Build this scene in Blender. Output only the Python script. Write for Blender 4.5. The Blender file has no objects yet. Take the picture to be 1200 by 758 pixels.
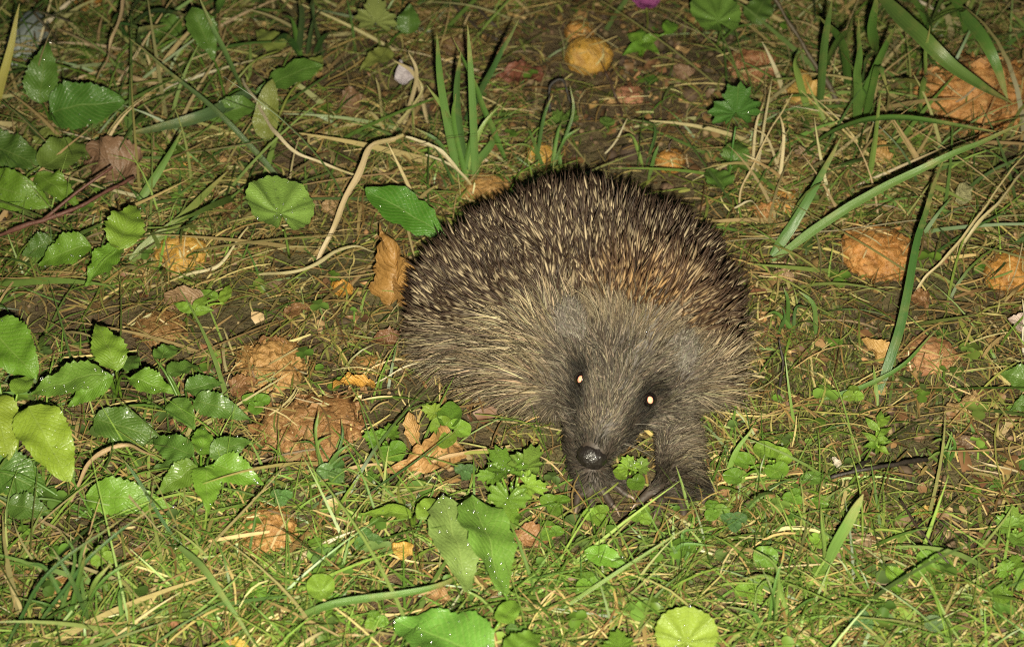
import bpy, bmesh, math
import numpy as np
from mathutils import Vector, Matrix

RNG = np.random.default_rng(11)
SC = bpy.context.scene
COL = SC.collection
rad = math.radians

# ------------------------------------------------------------------ camera
PITCH, DIST, FPX = rad(40), 0.70, 1954.0          # metres; focal length in photograph pixels
CAM = np.array([0, -DIST*math.cos(PITCH), DIST*math.sin(PITCH)])
UPV = np.array([0, math.sin(PITCH), math.cos(PITCH)])
FWD = np.array([0, math.cos(PITCH), -math.sin(PITCH)])
cd = bpy.data.cameras.new('camera'); cam = bpy.data.objects.new('camera', cd); COL.objects.link(cam)
cam.location = CAM; cam.rotation_euler = (math.pi/2-PITCH, 0, 0)
cd.sensor_width = 36; cd.lens = 36*FPX/1200; cd.clip_start = 0.02; cd.clip_end = 200
cd.dof.use_dof = True; cd.dof.focus_distance = 0.655; cd.dof.aperture_fstop = 14
SC.camera = cam

# ------------------------------------------------------------------ world: a dim night sky
w = bpy.data.worlds.new('World'); SC.world = w; w.use_nodes = True
nt = w.node_tree; sky = nt.nodes.new('ShaderNodeTexSky'); sky.sky_type = 'NISHITA'; sky.sun_disc = False
sky.sun_elevation = rad(14); sky.sun_rotation = rad(160)
bg = nt.nodes['Background']; bg.inputs['Strength'].default_value = 0.012
nt.links.new(sky.outputs[0], bg.inputs['Color'])

# ------------------------------------------------------------------ light: the phone's own flash beside the lens
ld = bpy.data.lights.new('phone_flash', 'SPOT'); ld.energy = 47.0; ld.spot_size = rad(74); ld.spot_blend = 1.0; ld.shadow_soft_size = 0.004; ld.color = (1.0, 0.94, 0.72)
lo = bpy.data.objects.new('phone_flash', ld); COL.objects.link(lo)
lo.location = CAM - UPV*0.026 + np.array([0.014, 0, 0])
lo.rotation_euler = (math.pi/2-PITCH-rad(2.5), 0, rad(-1.0))

SC.view_settings.view_transform = 'Standard'; SC.view_settings.look = 'None'
SC.view_settings.exposure = 0.0; SC.view_settings.gamma = 1.0
SC.render.engine = 'CYCLES'; cy = SC.cycles
cy.use_adaptive_sampling = True; cy.adaptive_threshold = .02
cy.max_bounces = 4; cy.diffuse_bounces = 2; cy.glossy_bounces = 2; cy.transmission_bounces = 3; cy.transparent_max_bounces = 6
cy.caustics_reflective = False; cy.caustics_refractive = False
cy.pixel_filter_type = 'BLACKMAN_HARRIS'; cy.filter_width = 1.1
cy.use_denoising = False

# ------------------------------------------------------------------ numeric helpers
def nrm(v):
    v = np.asarray(v, float); return v/np.maximum(np.linalg.norm(v, axis=-1, keepdims=True), 1e-12)
def _hash(i, j, k, s):
    n = (i*374761393 + j*668265263 + k*2147483647 + s*974634777) & 0xffffffff
    n = ((n ^ (n >> 13))*1274126177) & 0xffffffff
    return ((n ^ (n >> 16)) & 0xffff)/65535.0
def noise(p, seed=0):
    """value noise in -1..1 for an (n,3) array"""
    p = np.asarray(p, float); f = np.floor(p); t = p-f; t = t*t*(3-2*t); i = f.astype(np.int64)
    r = 0
    for dx in (0, 1):
        for dy in (0, 1):
            for dz in (0, 1):
                wgt = (t[:, 0] if dx else 1-t[:, 0])*(t[:, 1] if dy else 1-t[:, 1])*(t[:, 2] if dz else 1-t[:, 2])
                r = r + wgt*_hash(i[:, 0]+dx, i[:, 1]+dy, i[:, 2]+dz, seed)
    return r*2-1
def fbm(p, seed=0, o=3):
    a, r = 1.0, 0
    for k in range(o):
        r = r + a*noise(np.asarray(p)*2**k, seed+k); a *= .5
    return r
def terrain(x, y):
    x = np.atleast_1d(np.asarray(x, float)); y = np.atleast_1d(np.asarray(y, float))
    P = np.stack([x, y, 0*x], 1)
    h = .0055*noise(P*11, 1) + .0022*noise(P*38, 2)
    k = np.exp(-((x-.03)**2/.075**2 + (y+.03)**2/.07**2)*.9)      # the animal has settled the ground under it
    far = np.clip((np.hypot(x, y)-1.2)/3, 0, 1)
    return h*(1-.8*k)*(1-far) + far*.05*noise(P*.7, 4)
def T1(x, y): return float(terrain(x, y)[0])
def ray(px, py):
    return np.array([(px-600)/FPX, 0, 0]) + UPV*(379-py)/FPX + FWD
def W(px, py, z=0.0):
    """the spot in the garden z metres above the ground that was seen at this place in the photograph"""
    d = ray(px, py); zz = z
    for _ in range(4):
        t = (zz-CAM[2])/d[2]; q = CAM+d*t; zz = z+T1(q[0], q[1])
    return CAM+d*((zz-CAM[2])/d[2])
def to_px(P):
    q = np.asarray(P)-CAM; dz = q@FWD
    return 600+q[:, 0]/dz*FPX, 379-(q@UPV)/dz*FPX
def catmull(pts, n):
    P = np.asarray(pts, float)
    if len(P) == 2: 
        t = np.linspace(0, 1, n)[:, None]; return P[0]*(1-t)+P[1]*t
    P = np.vstack([2*P[0]-P[1], P, 2*P[-1]-P[-2]]); m = len(P)-3; out = []
    for s in np.linspace(0, m, n):
        i = min(int(s), m-1); t = s-i; a, b, c, d = P[i:i+4]
        out.append(.5*((2*b)+(-a+c)*t+(2*a-5*b+4*c-d)*t*t+(-a+3*b-3*c+d)*t**3))
    return np.array(out)

# ------------------------------------------------------------------ mesh helpers
def mesh_np(name, V, F, uv=None, tint=None, smooth=True):
    me = bpy.data.meshes.new(name); V = np.asarray(V, np.float32)
    if isinstance(F, np.ndarray):
        k = F.shape[1]; n = len(F)
        me.vertices.add(len(V)); me.vertices.foreach_set('co', V.ravel())
        me.loops.add(n*k); me.loops.foreach_set('vertex_index', F.astype(np.int32).ravel())
        me.polygons.add(n); me.polygons.foreach_set('loop_start', np.arange(0, n*k, k, dtype=np.int32))
    else:
        me.from_pydata(V.tolist(), [], [list(f) for f in F])
    me.update(calc_edges=True)
    if smooth: me.polygons.foreach_set('use_smooth', np.ones(len(me.polygons), bool))
    if uv is not None or tint is not None:
        li = np.empty(len(me.loops), np.int32); me.loops.foreach_get('vertex_index', li)
    if uv is not None:
        l = me.uv_layers.new(name='UVMap'); l.data.foreach_set('uv', np.asarray(uv, np.float32)[li].ravel())
    if tint is not None:
        a = me.color_attributes.new('tint', 'FLOAT_COLOR', 'POINT')
        c = np.ones((len(V), 4), np.float32); c[:, :3] = tint; a.data.foreach_set('color', c.ravel())
    me.validate(); return me
def link(name, me, m, parent=None, color=None):
    o = bpy.data.objects.new(name, me); COL.objects.link(o)
    if me is not None and m is not None:
        if not me.materials: me.materials.append(m)
    if parent is not None: o.parent = parent
    if color is not None: o.color = (*color, 1)
    return o
def empty(name, loc, label, cat, group=None):
    o = bpy.data.objects.new(name, None); COL.objects.link(o); o.location = loc; o.empty_display_size = .01
    return tag(o, label, cat, group)
def tag(o, label=None, cat=None, group=None, kind=None):
    for k, v in (('label', label), ('category', cat), ('group', group), ('kind', kind)):
        if v: o[k] = v
    return o

# ------------------------------------------------------------------ materials
class N:
    def __init__(s, name):
        s.m = bpy.data.materials.new(name); s.m.use_nodes = True; s.t = s.m.node_tree
        s.b = s.t.nodes['Principled BSDF']; s.out = s.t.nodes['Material Output']
    def n(s, typ, **kw):
        nd = s.t.nodes.new(typ)
        for k, v in kw.items():
            if k in nd.inputs.keys() if isinstance(k, str) else False: nd.inputs[k].default_value = v
            else: setattr(nd, k, v)
        return nd
    def l(s, a, b): s.t.links.new(a, b)
    def math(s, op, a, b=None, clamp=False):
        nd = s.t.nodes.new('ShaderNodeMath'); nd.operation = op; nd.use_clamp = clamp
        for i, v in enumerate((a, b)):
            if v is None: continue
            if isinstance(v, (int, float)): nd.inputs[i].default_value = v
            else: s.l(v, nd.inputs[i])
        return nd.outputs[0]
    def noise(s, scale, detail=3, rough=.6, vec=None, dist=0.0):
        nd = s.t.nodes.new('ShaderNodeTexNoise'); nd.inputs['Scale'].default_value = scale
        nd.inputs['Detail'].default_value = detail; nd.inputs['Roughness'].default_value = rough; nd.inputs['Distortion'].default_value = dist
        s.l(vec if vec is not None else s.obj(), nd.inputs['Vector']); return nd.outputs['Fac']
    def obj(s):
        if not hasattr(s, '_tc'): s._tc = s.t.nodes.new('ShaderNodeTexCoord')
        return s._tc.outputs['Object']
    def uv(s):
        s.obj(); return s._tc.outputs['UV']
    def ramp(s, fac, stops):
        nd = s.t.nodes.new('ShaderNodeValToRGB'); e = nd.color_ramp.elements
        while len(e) < len(stops): e.new(.5)
        for el, (p, c) in zip(e, stops): el.position = p; el.color = (*c, 1) if len(c) == 3 else c
        s.l(fac, nd.inputs[0]); return nd.outputs[0]
    def mix(s, fac, a, b, mode='MIX'):
        nd = s.t.nodes.new('ShaderNodeMix'); nd.data_type = 'RGBA'; nd.blend_type = mode
        for idx, v in ((0, fac), (6, a), (7, b)):
            if isinstance(v, (int, float)): nd.inputs[idx].default_value = v
            elif isinstance(v, tuple): nd.inputs[idx].default_value = (*v, 1)
            else: s.l(v, nd.inputs[idx])
        return nd.outputs[2]
    def base(s, c): 
        if isinstance(c, tuple): s.b.inputs['Base Color'].default_value = (*c, 1)
        else: s.l(c, s.b.inputs['Base Color'])
    def set(s, **kw):
        for k, v in kw.items():
            k = k.replace('_', ' ')
            if isinstance(v, (int, float)): s.b.inputs[k].default_value = v
            else: s.l(v, s.b.inputs[k])
    def bump(s, h, strength=.5, dist=.001):
        nd = s.t.nodes.new('ShaderNodeBump'); nd.inputs['Strength'].default_value = strength; nd.inputs['Distance'].default_value = dist
        s.l(h, nd.inputs['Height']); s.l(nd.outputs[0], s.b.inputs['Normal'])
        if 'Coat Normal' in s.b.inputs.keys(): s.l(nd.outputs[0], s.b.inputs['Coat Normal'])
    def tint(s):
        nd = s.t.nodes.new('ShaderNodeAttribute'); nd.attribute_name = 'tint'; return nd.outputs['Color']
    def ocol(s):
        return s.t.nodes.new('ShaderNodeObjectInfo').outputs['Color']
    def orand(s):
        return s.t.nodes.new('ShaderNodeObjectInfo').outputs['Random']
    def thin(s, col, amount):
        tr = s.t.nodes.new('ShaderNodeBsdfTranslucent'); mx = s.t.nodes.new('ShaderNodeMixShader'); mx.inputs[0].default_value = amount
        s.l(col, tr.inputs[0]); s.l(s.b.outputs[0], mx.inputs[1]); s.l(tr.outputs[0], mx.inputs[2]); s.l(mx.outputs[0], s.out.inputs['Surface'])

def vscale(m, c, lo_, hi_, fac):
    k = m.math('ADD', m.math('MULTIPLY', fac, hi_-lo_), lo_)
    nd = m.t.nodes.new('ShaderNodeVectorMath'); nd.operation = 'SCALE'; m.l(c, nd.inputs[0]); m.l(k, nd.inputs['Scale']); return nd.outputs[0]

def m_leaf():
    m = N('leaf_green'); sep = m.n('ShaderNodeSeparateXYZ'); m.l(m.uv(), sep.inputs[0])
    x = m.math('ABSOLUTE', m.math('MULTIPLY', m.math('SUBTRACT', sep.outputs[0], .5), 2.0)); t = sep.outputs[1]
    side = m.math('SINE', m.math('MULTIPLY', m.math('SUBTRACT', t, m.math('MULTIPLY', x, .3)), 44))
    side = m.math('POWER', m.math('ABSOLUTE', side), 9)                     # narrow side veins
    mid = m.math('SUBTRACT', 1.0, m.math('MULTIPLY', x, 16), clamp=True)
    vein = m.math('MAXIMUM', m.math('MULTIPLY', side, .45), mid)
    n1 = m.noise(110, 4, .65); n2 = m.noise(700, 2)
    c = vscale(m, m.ocol(), .62, 1.4, n1)
    vor = m.n('ShaderNodeTexVoronoi'); vor.feature = 'DISTANCE_TO_EDGE'; vor.inputs['Scale'].default_value = 520; m.l(m.obj(), vor.inputs['Vector']); net = m.math('SUBTRACT', 1.0, m.math('MULTIPLY', vor.outputs[0], 9), clamp=True)
    c = m.mix(m.math('MULTIPLY', net, .10), c, (.045, .08, .012)); c = m.mix(m.math('MULTIPLY', vein, .32), c, (.26, .33, .10))
    spot = m.ramp(m.noise(60, 4, .7), [(.63, (0, 0, 0)), (.74, (1, 1, 1))])
    c = m.mix(m.math('MULTIPLY', spot, .28), c, (.20, .17, .04))
    m.base(c)
    m.set(Roughness=m.ramp(n1, [(.3, (.42,)*3), (.7, (.62,)*3)]), Coat_Weight=m.ramp(m.noise(260, 3, .7), [(.40, (.03,)*3), (.62, (.5,)*3)]), Coat_Roughness=.24)
    m.b.inputs['Specular IOR Level'].default_value = .35
    m.bump(m.math('ADD', m.math('MULTIPLY', vein, -.35), m.math('ADD', m.math('MULTIPLY', net, -.16), m.math('MULTIPLY', n1, .7))), .55, .0009)
    m.thin(c, .16); return m.m
def m_blade():
    m = N('grass_blade'); sep = m.n('ShaderNodeSeparateXYZ'); m.l(m.uv(), sep.inputs[0])
    st = m.noise(1.0, 3, .6, m_scale(m, m.uv(), (26, 1.5, 1)))
    c = vscale(m, m.ocol(), .42, 1.65, st)
    n1 = m.noise(90, 3); c = m.mix(m.math('MULTIPLY', m.ramp(n1, [(.5, (0,)*3), (.75, (1,)*3)]), .35), c, (.26, .22, .07))
    tipf = m.ramp(m.math('ADD', sep.outputs[1], m.math('MULTIPLY', m.math('SUBTRACT', n1, .5), .9)), [(.72, (0,)*3), (1.0, (1,)*3)]); c = m.mix(m.math('MULTIPLY', tipf, .7), c, (.30, .25, .09))
    m.base(c); m.set(Roughness=.45, Coat_Weight=.15, Coat_Roughness=.22); m.bump(st, .5, .0004); m.thin(c, .15); return m.m
def m_scale(m, v, s):
    nd = m.t.nodes.new('ShaderNodeMapping'); nd.inputs['Scale'].default_value = s; m.l(v, nd.inputs[0]); return nd.outputs[0]
def m_tint(name, rough=.5, thin=.0, nscale=300, lo_=.7, hi_=1.3, spec=.4):
    m = N(name); c = vscale(m, m.tint(), lo_, hi_, m.noise(nscale, 2)); m.base(c); m.set(Roughness=rough)
    m.b.inputs['Specular IOR Level'].default_value = spec
    if thin: m.thin(c, thin)
    return m.m
def m_soil():
    m = N('soil'); g = m.noise(9, 5, .65); f = m.noise(90, 6, .75); ff = m.noise(420, 4, .7)
    c = m.ramp(f, [(.28, (.032, .020, .010)), (.5, (.092, .058, .027)), (.72, (.18, .122, .058))])
    moss = m.ramp(m.math('ADD', m.math('MULTIPLY', g, .7), m.math('MULTIPLY', f, .3)), [(.44, (0,)*3), (.58, (1,)*3)])
    c = m.mix(m.math('MULTIPLY', moss, .45), c, m.ramp(ff, [(.3, (.022, .034, .008)), (.7, (.075, .10, .022))]))
    m.base(c); m.set(Roughness=m.ramp(f, [(.3, (.55,)*3), (.7, (.9,)*3)]))
    m.bump(m.math('ADD', m.math('MULTIPLY', f, 1.0), m.math('MULTIPLY', ff, .5)), .9, .004); return m.m
def m_fruit():
    m = N('rotting_fruit'); a = m.noise(85, 6, .75); b = m.noise(340, 5, .75); rot = m.ramp(m.noise(70, 5, .75, dist=1.2), [(.40, (0,)*3), (.62, (1,)*3)])
    c = vscale(m, m.ocol(), .45, 1.5, a)
    c = m.mix(m.math('MULTIPLY', rot, .62), c, (.15, .062, .018))
    c = m.mix(m.math('MULTIPLY', m.ramp(b, [(.52, (0,)*3), (.66, (1,)*3)]), .5), c, (.42, .27, .10))
    c = m.mix(m.math('MULTIPLY', m.ramp(m.noise(150, 3, .7), [(.64, (0,)*3), (.72, (1,)*3)]), .7), c, (.055, .026, .010))
    m.base(c); m.set(Roughness=m.ramp(b, [(.35, (.30,)*3), (.65, (.65,)*3)])); m.bump(m.math('ADD', a, m.math('MULTIPLY', b, .5)), .8, .0018); return m.m
def m_dead():
    m = N('dead_leaf'); a = m.noise(90, 5, .7); b = m.noise(420, 3, .7)
    c = vscale(m, m.ocol(), .45, 1.5, a); m.base(c); m.set(Roughness=.5)
    sep = m.n('ShaderNodeSeparateXYZ'); m.l(m.uv(), sep.inputs[0])
    x = m.math('ABSOLUTE', m.math('MULTIPLY', m.math('SUBTRACT', sep.outputs[0], .5), 2.0))
    side = m.math('POWER', m.math('ABSOLUTE', m.math('SINE', m.math('MULTIPLY', m.math('SUBTRACT', sep.outputs[1], m.math('MULTIPLY', x, .3)), 34))), 7)
    m.bump(m.math('ADD', m.math('ADD', a, m.math('MULTIPLY', b, .4)), m.math('MULTIPLY', side, .12)), .9, .0016); m.thin(c, .15); return m.m
def m_twig():
    m = N('twig_bark'); a = m.noise(140, 5, .7); b = m.noise(1, 3, .6, m_scale(m, m.obj(), (500, 500, 500)))
    c = vscale(m, m.ocol(), .55, 1.5, a); m.base(c); m.set(Roughness=.6); m.bump(m.math('ADD', a, b), .6, .0008); return m.m
def m_plain(name, col, rough, nscale=200, var=.35, bump=0, metal=0, spec=.5, coat=0):
    m = N(name); a = m.noise(nscale, 3); c = m.mix(a, tuple(v*(1-var) for v in col), tuple(v*(1+var) for v in col)); m.base(c)
    m.set(Roughness=rough, Metallic=metal, Coat_Weight=coat, Coat_Roughness=.08); m.b.inputs['Specular IOR Level'].default_value = spec
    if bump: m.bump(a, bump, .0006)
    return m.m
MAT = dict(leaf=m_leaf(), blade=m_blade(), soil=m_soil(), fruit=m_fruit(), dead=m_dead(), twig=m_twig(),
    grass=m_tint('short_grass', .42, .15), straw=m_tint('straw', .55, .0), moss=m_tint('moss', .7, .1), cover=m_tint('creeping_leaves', .4, .15, 180, .6, 1.4),
    crumb=m_tint('soil_crumbs', .8, 0, 500, .5, 1.5),
    fur=m_tint('fur', .55, 0, 900, .85, 1.15, .2), quill=m_tint('quill', .5, 0, 900, .9, 1.1, .15),
    skin=m_plain('skin', (.040, .028, .021), .6, 300, .3, .4), nose=m_plain('wet_nose', (.014, .011, .010), .40, 700, .6, 1.0, coat=.22),
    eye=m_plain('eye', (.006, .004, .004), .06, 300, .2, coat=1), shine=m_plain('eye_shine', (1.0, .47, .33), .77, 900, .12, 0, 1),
    claw=m_plain('claw', (.20, .15, .115), .35, 600, .3), ear=m_plain('ear_skin', (.085, .072, .062), .65, 700, .3, .5),
    stone=m_plain('stone', (.26, .29, .28), .6, 160, .2, .3), petal=m_tint('petal', .5, .2))
mw = N('dew_water'); gl = mw.n('ShaderNodeBsdfGlossy'); gl.inputs['Roughness'].default_value = .16; tr_ = mw.n('ShaderNodeBsdfTransparent'); mx_ = mw.n('ShaderNodeMixShader'); gl.inputs['Color'].default_value = (1, 1, 1, 1)
mx_.inputs[0].default_value = .16; mw.l(tr_.outputs[0], mx_.inputs[1]); mw.l(gl.outputs[0], mx_.inputs[2]); mw.l(mx_.outputs[0], mw.out.inputs['Surface']); MAT['dew'] = mw.m

# ------------------------------------------------------------------ ground: one sheet, fine in the middle, far edge beyond sight
def axis(lim, fine, nf, grow):
    a = list(np.linspace(0, fine, nf)); s = a[-1]-a[-2]
    while a[-1] < lim: s *= grow; a.append(a[-1]+s)
    a = np.array(a); return np.concatenate([-a[:0:-1], a])
gx = axis(60, .42, 170, 1.16); gy = axis(60, .42, 170, 1.16)
X, Y = np.meshgrid(gx, gy, indexing='ij'); x, y = X.ravel(), Y.ravel()
P = np.stack([x, y, 0*x], 1); near = np.exp(-(x*x+y*y)/.6**2)
Z = terrain(x, y) + near*(.0016*noise(P*95, 6)+.0011*noise(P*190, 7)) - .001
nx, ny = len(gx), len(gy); idx = np.arange(nx*ny).reshape(nx, ny)
F = np.stack([idx[:-1, :-1], idx[1:, :-1], idx[1:, 1:], idx[:-1, 1:]], -1).reshape(-1, 4)
tag(link('ground', mesh_np('ground', np.stack([x, y, Z], 1), F), MAT['soil']), 'damp brown soil of a garden bed at night', kind='structure')

# ------------------------------------------------------------------ ribbons (bulk grass and straw)
def ribbons(P0, D, L, Wd, bend, segs, tint, side=None, fold=0.0, prof=None, tipdark=1.0):
    """n ribbons: start, direction, length, width, bend vector; returns V, F, tint per vertex"""
    n = len(P0); t = np.linspace(0, 1, segs+1)
    if side is None: side = nrm(np.cross(D, RNG.normal(size=(n, 3))))
    ctr = P0[:, None]+D[:, None]*(L[:, None]*t)[..., None] + bend[:, None]*(L[:, None]*t**2)[..., None]
    pr = (1-t**2.2)*.92+.08 if prof is None else prof(t)
    off = side[:, None]*(Wd[:, None]*pr*.5)[..., None]
    V = np.stack([ctr-off, ctr+off], 2).reshape(n, -1, 3)
    k = 2*(segs+1); base = np.arange(segs)*2
    f = np.stack([base, base+1, base+3, base+2], 1)
    F = (f[None]+(np.arange(n)*k)[:, None, None]).reshape(-1, 4)
    tn = np.repeat(tint[:, None], k, 1)
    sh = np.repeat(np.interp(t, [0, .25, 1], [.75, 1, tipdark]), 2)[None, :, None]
    return V.reshape(-1, 3), F, (tn*sh).reshape(-1, 3)
def field(n, dens, ex=(.62, -.46, .60), outside=.3):
    """n spots on the ground, thinned by a density map read off the photograph and kept going beyond its frame"""
    out = []; tot = 0
    while tot < n:
        x = RNG.uniform(-ex[0], ex[0], 60000); y = RNG.uniform(ex[1], ex[2], 60000)
        px, py = to_px(np.stack([x, y, 0*x], 1)); ins = (px > -40) & (px < 1240) & (py > -30) & (py < 790)
        d = dens(np.clip(px, 0, 1200), np.clip(py, 0, 758))
        P = np.stack([x, y, 0*x], 1); d = d*np.clip(.85+.9*noise(P*26, 21), .1, 1.6)*np.where(ins, 1, outside)
        k = RNG.random(60000) < d*.6
        out.append(P[k]); tot += k.sum()
    P = np.vstack(out)[:n]; P[:, 2] = terrain(P[:, 0], P[:, 1]); return P
def sstep(a, b, x): t = np.clip((x-a)/(b-a), 0, 1); return t*t*(3-2*t)
def blob(px, py, cx, cy, rx, ry): return np.exp(-(((px-cx)/rx)**2+((py-cy)/ry)**2))
def on_animal(px, py):
    return (((px-690)/185)**2+((py-365)/125)**2 < 1) | (((px-695)/36)**2+((py-570)/27)**2 < 1) | (((px-792)/40)**2+((py-570)/30)**2 < 1)
BARE = lambda px, py: np.clip(1.2*blob(px, py, 730, 105, 170, 100)+1.2*blob(px, py, 1110, 590, 150, 85)+1.0*blob(px, py, 990, 430, 120, 70)+.5*blob(px, py, 480, 330, 80, 60), 0, 1)
def pick(pal, n, wt=None):
    pal = np.array(pal, float); i = RNG.choice(len(pal), n, p=None if wt is None else np.array(wt)/sum(wt)); return pal[i]*RNG.uniform(.7, 1.3, (n, 1))*RNG.uniform(.92, 1.08, (n, 3))

# dry straw and dead grass lying on the soil
n = 46000
P0 = field(n, lambda px, py: np.where(on_animal(px, py), .05, (1-.72*BARE(px, py))*(.85-.18*sstep(520, 650, py))+.45*blob(px, py, 380, 230, 190, 160)+.3*blob(px, py, 960, 200, 150, 120)))
th = RNG.uniform(0, 2*np.pi, n); el = np.abs(RNG.normal(.10, .18, n)); D = np.stack([np.cos(th)*np.cos(el), np.sin(th)*np.cos(el), np.sin(el)], 1)
L = RNG.gamma(2.6, .0046, n)+.0035; Wd = RNG.uniform(.00035, .0009, n)*np.where(RNG.random(n) < .10, 1.9, 1)
P0[:, 2] += RNG.uniform(-.0005, .0085, n)
bend = np.stack([-np.sin(th), np.cos(th), 0*th], 1)*RNG.normal(0, .34, (n, 1)); bend[:, 2] -= el*.9
tint = pick([(.33, .255, .10), (.25, .18, .065), (.42, .345, .16), (.18, .115, .04), (.18, .185, .045), (.11, .07, .026), (.13, .155, .03)], n, [4, 5, 1.5, 5, 4, 4, 3])
side = nrm(np.cross(D, np.stack([RNG.normal(0, .5, n), RNG.normal(0, .5, n), np.ones(n)], 1)))
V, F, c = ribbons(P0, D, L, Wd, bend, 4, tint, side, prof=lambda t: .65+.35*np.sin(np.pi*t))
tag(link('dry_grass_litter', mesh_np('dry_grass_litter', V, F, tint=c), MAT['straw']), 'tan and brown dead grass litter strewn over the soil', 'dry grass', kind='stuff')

# broken dead leaf: small curled flakes
n = 7000; P0 = field(n, lambda px, py: np.where(on_animal(px, py), .05, .55+.3*BARE(px, py)-.3*sstep(560, 680, py))); P0[:, 2] += RNG.uniform(0, .005, n)
u = nrm(RNG.normal(size=(n, 3))*np.array([1, 1, .35])); v = nrm(np.cross(u, RNG.normal(0, .5, (n, 3))+np.array([0, 0, -1.]))); w_ = np.cross(u, v); sz = RNG.gamma(2.2, .0007, n)+.0006
an = np.arange(6)*np.pi/3; rr = sz[:, None]*RNG.uniform(.45, 1.2, (n, 6)); asp = RNG.uniform(.35, .9, (n, 1))
V = np.concatenate([(P0+w_*(sz*RNG.normal(0, .25, n))[:, None])[:, None], P0[:, None]+u[:, None]*(rr*np.cos(an))[..., None]+v[:, None]*(rr*asp*np.sin(an))[..., None]+w_[:, None]*(sz[:, None]*RNG.normal(0, .18, (n, 6)))[..., None]], 1)
F = (np.array([[0, 1+j, 1+(j+1) % 6] for j in range(6)])[None]+(np.arange(n)*7)[:, None, None]).reshape(-1, 3)
c = np.repeat(pick([(.21, .12, .05), (.15, .08, .035), (.27, .16, .065), (.10, .052, .024), (.33, .24, .11), (.18, .08, .04)], n, [4, 5, 2, 5, 1.2, 1]), 7, 0)
tag(link('broken_leaf_litter', mesh_np('broken_leaf_litter', V.reshape(-1, 3), F, tint=c), MAT['straw']), 'brown flakes of broken dead leaves on the soil', 'leaf litter', kind='stuff')

# short green lawn grass
GR = lambda px, py: np.where(on_animal(px, py), .02, .10+1.0*sstep(520, 640, py)*(1-.75*blob(px, py, 1160, 600, 150, 110))+.22*blob(px, py, 330, 580, 170, 70)+.5*sstep(120, 0, py)*sstep(800, 950, px)+.35*blob(px, py, 560, 200, 90, 80)+.22*sstep(330, 60, px)+.25*blob(px, py, 900, 570, 80, 80))*(1-.85*BARE(px, py))
n = 27000
P0 = field(n, GR); px, py = to_px(P0)
th = RNG.uniform(0, 2*np.pi, n); el = np.clip(RNG.normal(.75, .36, n), .12, 1.45); D = np.stack([np.cos(th)*np.cos(el), np.sin(th)*np.cos(el), np.sin(el)], 1)
L = RNG.gamma(4.5, .0043, n)+.006; Wd = RNG.uniform(.0006, .00135, n)
L *= .88*(1-.55*np.clip(blob(px, py, 745, 605, 120, 50)+sum(blob(px, py, a_, b_+22, 55, 45) for a_, b_ in ((316, 624), (70, 693), (362, 502), (315, 432), (162, 656))), 0, 1))
bend = np.stack([np.cos(th)*.4, np.sin(th)*.4, -.45*np.ones(n)], 1)*RNG.uniform(.2, 1.1, (n, 1)) + RNG.normal(0, .14, (n, 3))
tint = pick([(.108, .175, .028), (.078, .138, .022), (.155, .225, .044), (.22, .235, .08), (.05, .092, .018)], n, [6, 5, 4, 2, 2])
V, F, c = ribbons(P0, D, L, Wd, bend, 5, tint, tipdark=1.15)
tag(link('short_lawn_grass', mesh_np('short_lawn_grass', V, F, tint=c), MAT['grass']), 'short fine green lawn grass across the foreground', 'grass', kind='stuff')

# rough uncut grass and weeds at the back and left, half fallen over
RGD = lambda px, py: np.where(on_animal(px, py) | ((px > 540) & (px < 920) & (py > 430)), 0, .05+.70*sstep(600, 440, px)*sstep(340, 180, py)+1.0*sstep(790, 900, px)*sstep(330, 160, py)+.32*sstep(300, 120, px)+.35*blob(px, py, 600, 130, 110, 90)+.20*sstep(880, 1000, px)*sstep(560, 300, py)+.05*sstep(560, 700, py))*(1-.9*BARE(px, py))
n = 7200; P0 = field(n, RGD); th = RNG.uniform(0, 2*np.pi, n); el = np.clip(RNG.normal(.50, .38, n), .05, 1.4)
D = np.stack([np.cos(th)*np.cos(el), np.sin(th)*np.cos(el), np.sin(el)], 1); L = RNG.gamma(5, .0068, n)+.010; Wd = RNG.gamma(4, .00032, n)+.0004
bend = np.stack([np.cos(th)*.35, np.sin(th)*.35, -.42*np.ones(n)], 1)*RNG.uniform(.3, 1.2, (n, 1))*np.sin(el)[:, None]+RNG.normal(0, .16, (n, 3))*np.array([1, 1, .4])
tint = pick([(.085, .14, .030), (.06, .105, .026), (.13, .17, .045), (.20, .19, .07), (.36, .30, .15), (.27, .20, .09)], n, [4, 4, 3, 3, 4, 5])
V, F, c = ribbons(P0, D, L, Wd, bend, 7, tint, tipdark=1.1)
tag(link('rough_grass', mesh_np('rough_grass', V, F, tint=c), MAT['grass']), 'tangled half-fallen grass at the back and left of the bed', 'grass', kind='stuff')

# moss: tiny upright needles in cushions
MO = lambda px, py: np.where(on_animal(px, py), 0, .04+.9*blob(px, py, 970, 420, 90, 90)+.6*blob(px, py, 1020, 560, 120, 60)+.3*blob(px, py, 780, 600, 200, 60)+.35*blob(px, py, 430, 380, 80, 60))
n = 26000; P0 = field(n, MO); th = RNG.uniform(0, 2*np.pi, n); el = RNG.uniform(.3, 1.5, n)
D = np.stack([np.cos(th)*np.cos(el), np.sin(th)*np.cos(el), np.sin(el)], 1); L = RNG.uniform(.0018, .005, n); Wd = RNG.uniform(.0006, .0011, n)
tint = pick([(.085, .105, .016), (.13, .15, .028), (.05, .07, .014), (.12, .105, .035)], n)
V, F, c = ribbons(P0, D, L, Wd, np.zeros((n, 3)), 2, tint)
tag(link('moss', mesh_np('moss', V, F, tint=c), MAT['moss']), 'low olive moss on the bare soil', 'moss', kind='stuff')

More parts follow.
